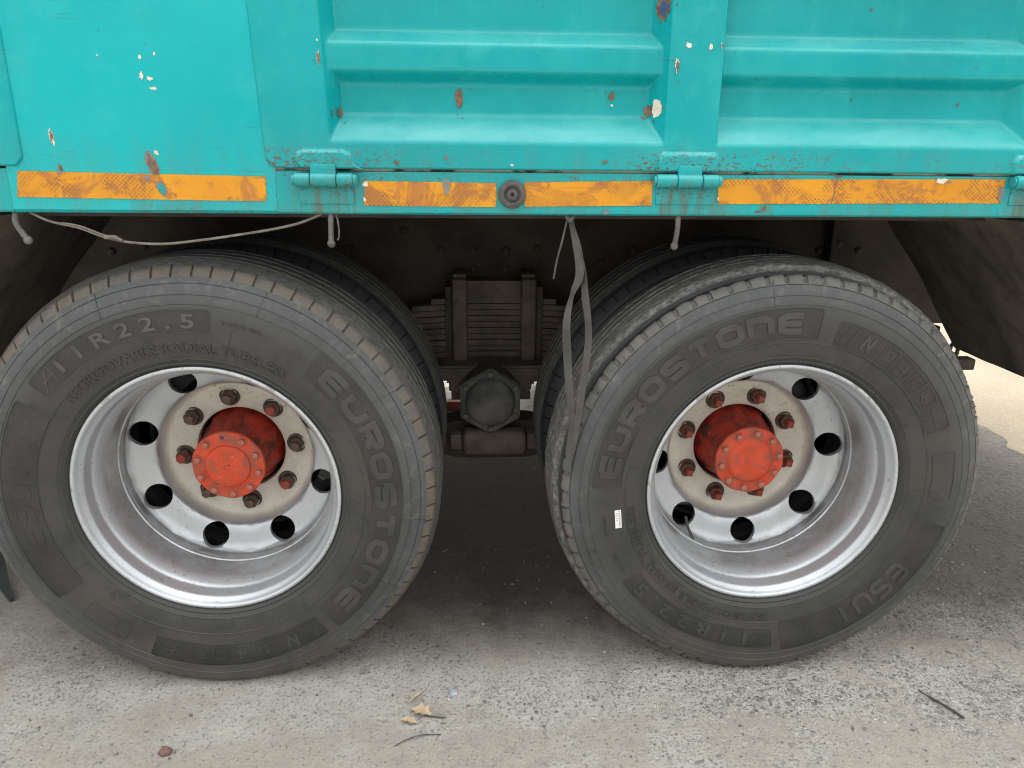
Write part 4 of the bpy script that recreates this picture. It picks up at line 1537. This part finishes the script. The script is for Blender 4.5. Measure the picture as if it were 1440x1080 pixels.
SPEC_L = [
    ('frame', 141.0, 82.2, .3770, .4250),
    ('font', '1 1 R 2 2 . 5', 131, 86.5, .3855, .4160, .0022, M_letlight, .02),
    ('hatch', [(140, .381, 134.5, .418), (138.5, .400, 133.5, .401), (134.2, .383, 133.2, .419)], M_letlight),
    ('font', 'REGROOVABLE RADIAL TUBELESS', 138.5, 54.5, .3320, .3550, .0018, M_letdark, .02),
    ('frame', 50.4, -50.8, .3650, .4360),
    ('stroke', 'EUROSTOnE', 46, -47, .3745, .4235, .30, .0026, M_letter),
    ('frame', -54.3, -112.4, .3760, .4320),
    ('hatch', hatch(-58.5, .376, .432) + hatch(-107.5, .376, .432), M_letter),
    ('stroke', 'N', -63, -70.5, .385, .423, .2, .002, M_letter),
    ('boxes', [(-76, 'D'), (-83, '4'), (-90, 'C'), (-97, '6')], .380, .428, M_letter),
    ('frame', 215, 147.4, .3560, .4300),
    ('stroke', 'ESUI', 197, 165, .368, .4165, .20, .0012, M_panel),
    ('frame', -121.5, -137, .3770, .4200, {'c': .003, 'wd': .0016, 'h': .001, 'patch': False}),
    ('font', '149/146L', 78.5, 66.5, .4005, .409, .0016, M_letdark, .02),
    ('lines', [(70, .436, .487), (112, .436, .487), (30, .436, .487), (-8, .318, .365), (-8, .436, .49), (76, .355, .385), (156, .436, .487), (180, .436, .487), (-150, .318, .35), (-85, .318, .345), (-30, .436, .48)], M_letter),
]

# ------------------------------------------------------------------ hub, nuts
def hexprof(rad, n=6, off=0.0):
    return [(rad * math.cos(a), rad * math.sin(a)) for a in circ(n, off)]


def nut_mesh(name, mats, sq):
    """collar, hexagon nut, threaded square-ended stud, along -y from y=0"""
    V, F, mi = [], [], []

    def ringstack(rings, m_, cap=True):
        base = len(V)
        n = len(rings[0][0])
        for pts, y in rings:
            for (x, z) in pts:
                V.append((x, y, z))
        for q in range(len(rings) - 1):
            for i in range(n):
                j = (i + 1) % n
                F.append((base + q * n + i, base + q * n + j, base + (q + 1) * n + j, base + (q + 1) * n + i))
                mi.append(m_)
        if cap:
            F.append(tuple(base + (len(rings) - 1) * n + i for i in range(n)))
            mi.append(m_)
    c24 = lambda r: hexprof(r, 24)
    ringstack([(c24(.0255), .006), (c24(.0255), -.002), (c24(.0235), -.0035), (c24(.0205), -.0035), (c24(.0195), -.001)], 2)
    ringstack([(hexprof(.0195), -.001), (hexprof(.0195), -.016), (hexprof(.0175), -.0195), (hexprof(.0125), -.0200)], 0)
    if sq:
        ringstack([(hexprof(.0115, 12), -.0195), (hexprof(.0115, 12), -.027)], 0)
        s4 = hexprof(.0118, 4, PI / 5)
        ringstack([(s4, -.0265), (s4, -.038), (hexprof(.0100, 4, PI / 5), -.040)], 1)
    else:
        s4 = hexprof(.0128, 6, .3)
        ringstack([(hexprof(.0135, 12), -.0195), (hexprof(.0135, 12), -.0225)], 0)
        ringstack([(s4, -.0222), (s4, -.033), (hexprof(.0110, 6, .3), -.0345)], 1)
    return mesh(name, V, F, mats, 25, mi)


nutL = nut_mesh('lug_nut', [M_nutL, M_nutL, M_seat], False)
nutLr = nut_mesh('lug_nut', [M_nutL, M_stud, M_seat], False)
nutR = nut_mesh('lug_nut', [M_nutR, M_stud, M_seat], True)

V, F = [], []
prof = [(.052, .165), (.074, .168), (.0765, .176), (.078, .19), (.083, .215), (.092, .245), (.099, .27), (.106, .30), (.106, .42)]
angs = circ(120)
for a in angs:
    for i, (r, y) in enumerate(prof):
        f = 1 - .055 * (0.5 + 0.5 * math.cos(10 * a)) ** 2 * (1 if 2 <= i <= 7 else 0)
        V.append((r * f * math.cos(a), y, r * f * math.sin(a)))
k = len(prof)
for i in range(120):
    for q in range(k - 1):
        F.append((i * k + q, i * k + q + 1, ((i + 1) % 120) * k + q + 1, ((i + 1) % 120) * k + q))
hub_barrel = mesh('hub', V, F, M_hubdark, 40)


def cap_mesh(scal, raised):
    V, F = [], []
    if raised:
        prof = [(.0005, .1475), (.030, .1475), (.0480, .1482), (.0525, .1500), (.0545, .1540), (.0575, .1555), (.0850, .1560), (.0872, .1580), (.0872, .1660), (.0850, .1680), (.060, .1682)]
    else:
        prof = [(.0005, .1490), (.030, .1490), (.0500, .1496), (.0560, .1520), (.0585, .1548), (.0605, .1558), (.0850, .1560), (.0872, .1580), (.0872, .1660), (.0850, .1680), (.060, .1682)]
    n = 120
    for a in circ(n):
        for i, (r, y) in enumerate(prof):
            f = 1 + scal * math.cos(10 * (a - R(22))) if r > .08 else 1
            V.append((r * f * math.cos(a), y, r * f * math.sin(a)))
    k = len(prof)
    for i in range(n):
        for q in range(k - 1):
            F.append((i * k + q, i * k + q + 1, ((i + 1) % n) * k + q + 1, ((i + 1) % n) * k + q))
    return mesh('hub_cap', V, F, M_hub, 30)


capL = cap_mesh(.010, True)
capR = cap_mesh(.008, False)
V, F = [], []
rings = [(hexprof(.0085, 16), .0005), (hexprof(.0085, 16), -.0012), (hexprof(.0070), -.0013), (hexprof(.0070), -.0065), (hexprof(.0058), -.0078)]
bm = bmesh.new()
def stack_bm(bm, rings):
    prev = None
    for pts, y in rings:
        cur = [bm.verts.new((x, y, z)) for x, z in pts]
        if prev is not None and len(prev) == len(cur):
            for i in range(len(cur)):
                j = (i + 1) % len(cur)
                bm.faces.new((prev[i], prev[j], cur[j], cur[i]))
        prev = cur
    bm.faces.new(prev)
stack_bm(bm, [(hexprof(.0088, 16), .0005), (hexprof(.0088, 16), -.0012), (hexprof(.0076, 16), -.0014)])
stack_bm(bm, [(hexprof(.0072), -.0010), (hexprof(.0072), -.0062), (hexprof(.0058), -.0078)])
M_capbolt = mat_hub('red_cap_bolt', (0.40, 0.075, 0.045), (0.46, 0.17, 0.12), (0.16, 0.10, 0.08), 0.9)
capbolt = bm_mesh('cap_bolt', bm, M_capbolt, 25)
drum = lathe('brake_drum', [(.108, .300), (.19, .302), (.205, .32), (.205, .60), (.10, .62)], 48, M_dark, 40)
blank = lathe('axle_flange', [(.0005, .425), (.108, .424)], 24, M_dark, 0)


def wheel(x, z, kind):
    loc = (x, 0, z)
    wl = empty('wheel', loc, truck)
    put('tyre', tyreL if kind == 'L' else tyreR, wl, loc)
    put('rim', rimL if kind == 'L' else rimR, wl, loc)
    inscriptions(wl, loc, SPEC_L if kind == 'L' else SPEC_R)
    off = 6.0 if kind == 'L' else 27.6
    for i in range(8):
        a = R(off + 45 * i)
        m_ = nutR if kind == 'R' else (nutLr if i in (1, 7, 4) else nutL)
        put('lug_nut', m_, wl, (x + .1435 * math.cos(a), .2655, z + .1435 * math.sin(a)))
    put('hub', hub_barrel, wl, loc)
    put('hub_cap', capL if kind == 'L' else capR, wl, loc)
    coff = 22.5 if kind == 'L' else 10
    for i in range(10):
        if kind == 'L' and i == 2:
            continue
        a = R(coff + 36 * i)
        cb = put('cap_bolt', capbolt, wl, (x + .0735 * math.cos(a), .1557, z + .0735 * math.sin(a)))
        cb.scale = (1.18, 1.25, 1.18)
    if kind == 'L':
        a = R(97)
        hp = lathe('bolt_hole', [(.0003, -.0006), (.0048, -.0005), (.0052, .001)], 14, M_ink, 0)
        put('bolt_hole', hp, wl, (x + .0735 * math.cos(a), .1557, z + .0735 * math.sin(a)))
        put('bolt_hole', hp, wl, (x + .003, .1473, z + .004)).scale = (.45, 1, .45)
    put('brake_drum', drum, wl, loc)
    put('axle_flange', blank, wl, loc)
    # inner wheel of the pair
    iw = empty('inner_wheel', (x, .572, z), truck)
    put('tyre', tyreL, iw, (x, .572, z), (0, 0, PI))
    put('rim', rimL, iw, (x, .572, z), (0, 0, PI))
    # wheels of the far side
    fw = empty('far_wheel', (x, 2.44, z), truck)
    put('tyre', tyreL, fw, (x, 2.44, z), (0, 0, PI))
    put('rim', rimL, fw, (x, 2.44, z), (0, 0, PI))
    return wl


WLft = wheel(-.6453, .4942, 'L')
WRgt = wheel(.6453, .4923, 'R')
WLft['label'] = 'left wheel with brown nuts and dusty red hub cap'
WRgt['label'] = 'right wheel with red nuts and a tyre whose tread has a bare worn groove'

# white sticker on the right tyre
st = []
loc = (.6453, 0, .4923)
def local_patch(cx, cz, ux, uz, w_, h_, hgt):
    """small rectangle lying on the tyre wall; centre in wheel coordinates"""
    V = []
    for i in range(4):
        for j in range(7):
            a = (i / 3 - .5) * w_
            b = (j / 6 - .5) * h_
            px, pz = cx + ux * b - uz * a, cz + uz * b + ux * a
            V.append((px, surf(math.hypot(px, pz)) - hgt, pz))
    F = [(i * 7 + j, i * 7 + j + 1, (i + 1) * 7 + j + 1, (i + 1) * 7 + j) for i in range(3) for j in range(6)]
    return V, F
dirx, dirz = .0055, -.0545
L_ = math.hypot(dirx, dirz)
ux, uz = dirx / L_, dirz / L_
Vs, Fs = local_patch(.2812 - .6453, .4275 - .4923, ux, uz, .0150, .046, .0014)
stk = put('sticker', mesh('sticker', Vs, Fs, M_sticker, 30), WRgt, loc)
cu = bpy.data.curves.new('printing', 'FONT')
cu.body = '1600200840\n  16  11'
cu.size = 1
cu.resolution_u = 1
to = bpy.data.objects.new('printing', cu)
me = bpy.data.meshes.new_from_object(to)
bpy.data.objects.remove(to)
xs_ = [v.co.x for v in me.vertices]
ys_ = [v.co.y for v in me.vertices]
cx_, cz_ = .2812 - .6453, .4275 - .4923
for v in me.vertices:
    b = ((v.co.x - min(xs_)) / (max(xs_) - min(xs_)) - .5) * .039
    a = ((v.co.y - min(ys_)) / (max(ys_) - min(ys_)) - .5) * .0105
    px, pz = cx_ + ux * b - uz * a, cz_ + uz * b + ux * a
    v.co = (px, surf(math.hypot(px, pz)) - .0018, pz)
me.materials.append(M_ink)
put('printing', me, WRgt, loc)
# valve stem in the right rim
V, F = tube_vf(spline([(.513, .215, .3055), (.512, .19, .292), (.517, .165, .278), (.519, .150, .270)], 4), [.004] * 12 + [.0032], 8)
put('valve_stem', mesh('valve_stem', V, F, M_hook, 40), WRgt, ORG)

# ------------------------------------------------------------------ things on and about the truck
def strap_ribbon(P, W, A, th=.0016):
    """flat band along P, width W and twist angle A (0 = facing the camera side)"""
    Q = spline(P, 6)
    n = len(Q)
    V, F = [], []
    for i, p in enumerate(Q):
        t = i / (n - 1)
        wv_ = float(np.interp(t, np.linspace(0, 1, len(W)), W))
        av = R(float(np.interp(t, np.linspace(0, 1, len(A)), A)))
        tg = (Q[min(i + 1, n - 1)] - Q[max(i - 1, 0)]).normalized()
        side = tg.cross(Vector((0, 1, 0))).normalized()
        fr_ = tg.cross(side).normalized()
        d = side * math.cos(av) + fr_ * math.sin(av)
        nn = tg.cross(d).normalized()
        for (u_, v_) in ((-.5, .5), (.5, .5), (.5, -.5), (-.5, -.5)):
            V.append(p + d * u_ * wv_ + nn * v_ * th)
    for i in range(n - 1):
        for q in range(4):
            F.append((i * 4 + q, i * 4 + (q + 1) % 4, (i + 1) * 4 + (q + 1) % 4, (i + 1) * 4 + q))
    F += [(0, 1, 2, 3), tuple((n - 1) * 4 + q for q in (3, 2, 1, 0))]
    return V, F


sw = empty('strap', (.15, -.02, 1.10))
tag(sw, 'grey plastic strap hanging in two bands from the sill over the right tyre', 'strap')
s1 = [(0.1443, -0.030, 1.1110), (0.1623, -0.0281, 1.052), (0.1707, -0.0262, 0.9933), (0.1564, -0.0243, 0.9482), (0.148, -0.0214, 0.8945), (0.1504, -0.0186, 0.8316), (0.1579, -0.0157, 0.7508),
      (0.1669, -0.0128, 0.6673), (0.1639, -0.0129, 0.5897), (0.161, -0.012, 0.5415)]
s2 = [(0.1491, -0.026, 1.1110), (0.1675, -0.0253, 1.0443), (0.1784, -0.0227, 1.0001), (0.1855, -0.021, 0.94), (0.1941, -0.0193, 0.886), (0.1952, -0.0187, 0.8307), (0.1879, -0.0180, 0.7498),
      (0.1814, -0.0173, 0.683), (0.173, -0.0157, 0.6145), (0.1657, -0.010, 0.5615)]
V, F = strap_ribbon(s1, [.008, .017, .018, .012, .016, .018, .016, .014, .014, .012], [60, 10, -5, 60, 20, 5, 10, 25, 20, 10])
put('band', mesh('band', V, F, M_strap, 40), sw, ORG)
V, F = strap_ribbon(s2, [.007, .011, .014, .016, .016, .015, .015, .015, .013, .011], [70, 60, 50, 25, 40, 15, 10, 10, 15, 10])
put('band', mesh('band', V, F, M_strap, 40), sw, ORG)
V, F = strap_ribbon([(0.1415, -0.03, 1.1080), (0.1312, -0.032, 1.0594), (0.122, -0.034, 1.0234), (0.1158, -0.034, 0.9839)], [.003, .004, .004, .0035], [0, 20, 0, 10], .001)
put('loose_strand', mesh('loose_strand', V, F, M_strap, 40), sw, ORG)
V, F = tube_vf(spline([(.139, -.028, 1.111), (.146, -.034, 1.101), (.153, -.028, 1.110)], 4), .005, 8)
put('knot', mesh('knot', V, F, M_strap, 40), sw, ORG)

wire = [(-0.9076, -0.028, 1.1125), (-0.8726, -0.028, 1.0953), (-0.8205, -0.028, 1.0833), (-0.7821, -0.028, 1.0683), (-0.7586, -0.028, 1.0615), (-0.7226, -0.028, 1.0547), (-0.6611, -0.028, 1.0521),
        (-0.5912, -0.028, 1.0593), (-0.5209, -0.028, 1.0694), (-0.4505, -0.028, 1.0808), (-0.3939, -0.028, 1.0936), (-0.3484, -0.028, 1.1115)]
cab = empty('cable', (-.63, -.028, 1.08))
tag(cab, 'thin grey beige cable sagging under the sill above the left wheel', 'cable')
V, F = tube_vf(spline(wire, 6), .0026, 8)
put('main_strand', mesh('main_strand', V, F, M_wire, 40), cab, ORG)
V, F = tube_vf(spline([(-.85, -.029, 1.0925), (-.815, -.031, 1.0865), (-.775, -.031, 1.0705), (-.752, -.031, 1.0640)], 5), .0016, 6)
put('thin_strand', mesh('thin_strand', V, F, M_wire, 40), cab, ORG)
V, F = tube_vf([(-.772, -.031, 1.0655), (-.752, -.031, 1.0650), (-.738, -.031, 1.0580)], [.0042, .0048, .003], 8)
put('splice', mesh('splice', V, F, M_wire, 40), cab, ORG)

# rubber strip lying by the left tyre
V, F = [], []
P = spline([(-1.70, .80, .16), (-1.58, .64, .10), (-1.47, .50, .045), (-1.40, .405, .022), (-1.35, .348, .008)], 6)
for i, p in enumerate(P):
    t = i / (len(P) - 1)
    wd = .045 * (1 - .72 * t ** 3)
    for (a, b) in ((-.5, .006), (.5, .006), (.5, -.006), (-.5, -.006)):
        V.append((p.x + .72 * a * wd, p.y + .5 * a * wd, max(.0005, p.z + b)))
for i in range(len(P) - 1):
    for q in range(4):
        F.append((i * 4 + q, i * 4 + (q + 1) % 4, (i + 1) * 4 + (q + 1) % 4, (i + 1) * 4 + q))
F += [(0, 1, 2, 3), tuple((len(P) - 1) * 4 + q for q in (3, 2, 1, 0))]
o = put('rubber_strip', mesh('rubber_strip', V, F, M_blackrub, 30), None, (0, 0, 0))
tag(o, 'tapered black rubber strip touching the ground left of the left wheel', 'rubber strip')


def leaf(cx, cy, ln, wd, ang, seed, mat, label, lobes=5, curl=.3):
    rg = random.Random(seed)
    n = 22
    V, F = [], []
    ca, sa = math.cos(R(ang)), math.sin(R(ang))
    L = []
    for i in range(n + 1):
        t = i / n
        w0 = math.sin(PI * min(1, t * 1.02)) ** .7 * wd / 2 * (1 - .45 * abs(math.sin(t * PI * lobes))) * rg.uniform(.85, 1.1)
        zc = .003 + ln * curl * .25 * math.sin(PI * t) + .001 * rg.random()
        for k, (s_, lift) in enumerate(((-1, rg.uniform(.1, .5)), (-.5, .1), (0, -.02), (.5, .12), (1, rg.uniform(.1, .55)))):
            u, v = (t - .5) * ln, s_ * w0
            V.append((cx + ca * u - sa * v, cy + sa * u + ca * v, max(.001, zc + abs(v) * lift)))
    for i in range(n):
        for k in range(4):
            F.append((i * 5 + k, i * 5 + k + 1, (i + 1) * 5 + k + 1, (i + 1) * 5 + k))
    b = len(V)
    V += [(x, y, z - .0006) for x, y, z in V[:b]]
    F += [tuple(b + q for q in reversed(f)) for f in F[:]]
    o = put('dry_leaf', mesh('dry_leaf', V, F, mat, 40), None, (0, 0, 0))
    tag(o, label, 'leaf', 'dry leaves on the ground')
    return o


leaf(-.172, -.139, .056, .040, -25, 3, M_leaf, 'largest pale tan dry leaf with lobes, middle of the leaf cluster on the ground', 3)
leaf(-.199, -.166, .040, .026, -20, 4, M_leaf, 'small orange tan dry leaf lying nearest the camera in the leaf cluster', 3)
leaf(-.187, -.083, .062, .010, 52, 5, M_leaf, 'narrow curled tan dry leaf lying farthest from the camera in the leaf cluster', 2, .12)
leaf(-.143, -.151, .058, .020, -12, 6, M_leafd, 'dark grey narrow leaf to the right of the tan leaves', 1, .1)


def stone(name, cx, cy, rx, ry, rz, seed, mat, label, cat):
    bm = bmesh.new()
    bmesh.ops.create_icosphere(bm, subdivisions=3, radius=1)
    for v in bm.verts:
        f = 1 + .35 * noise.noise(v.co * 1.4 + Vector((seed, 0, 0))) + .15 * noise.noise(v.co * 4 + Vector((seed, 3, 0)))
        c = v.co * f
        v.co = Vector((c.x * rx, c.y * ry, max(-rz * .6, c.z * rz)))
    o = put(name, bm_mesh(name, bm, mat, 25), None, (cx, cy, rz * .6))
    return tag(o, label, cat)


stone('stone', -.711, -.237, .013, .011, .009, 4, M_stone, 'small brown stone on the ground in front of the left wheel', 'stone')
stone('plastic_scrap', -.102, -.074, .010, .012, .004, 9, M_bluebit, 'tiny blue and white scrap on the ground right of the leaves', 'scrap')
V, F = tube_vf(spline([(1.015, -.112, .005), (1.028, -.140, .006), (1.048, -.172, .006), (1.070, -.208, .004)], 5), [.0018] * 5 + [.0030] * 9 + [.0024, .0018], 7)
o = put('twig', mesh('twig', V, F, M_twig, 40), None, (0, 0, 0))
tag(o, 'dark thin twig on the ground in front of the right wheel', 'twig')
V, F = tube_vf(spline([(-.225, -.238, .002), (-.200, -.222, .004), (-.165, -.209, .004), (-.125, -.208, .002)], 5), .0011, 6)
o = put('stalk', mesh('stalk', V, F, M_twig, 40), None, (0, 0, 0))
tag(o, 'thin curved dry stalk on the ground just below the leaf cluster', 'stalk')

# reddish scrap lying in the sun beyond the truck
o = empty('scrap_wood', (-.19, 1.9, 0))
put('plank', box('plank', -.30, -.085, 1.93, 1.98, .0, .045, M_redscrap, .004), o, ORG)
put('plank', box('plank', -.27, -.22, 1.74, 1.929, .0, .035, M_redscrap, .004), o, ORG)
tag(o, 'red brown scrap on the sunlit ground seen between the left tyre and the trunnion', 'scrap')
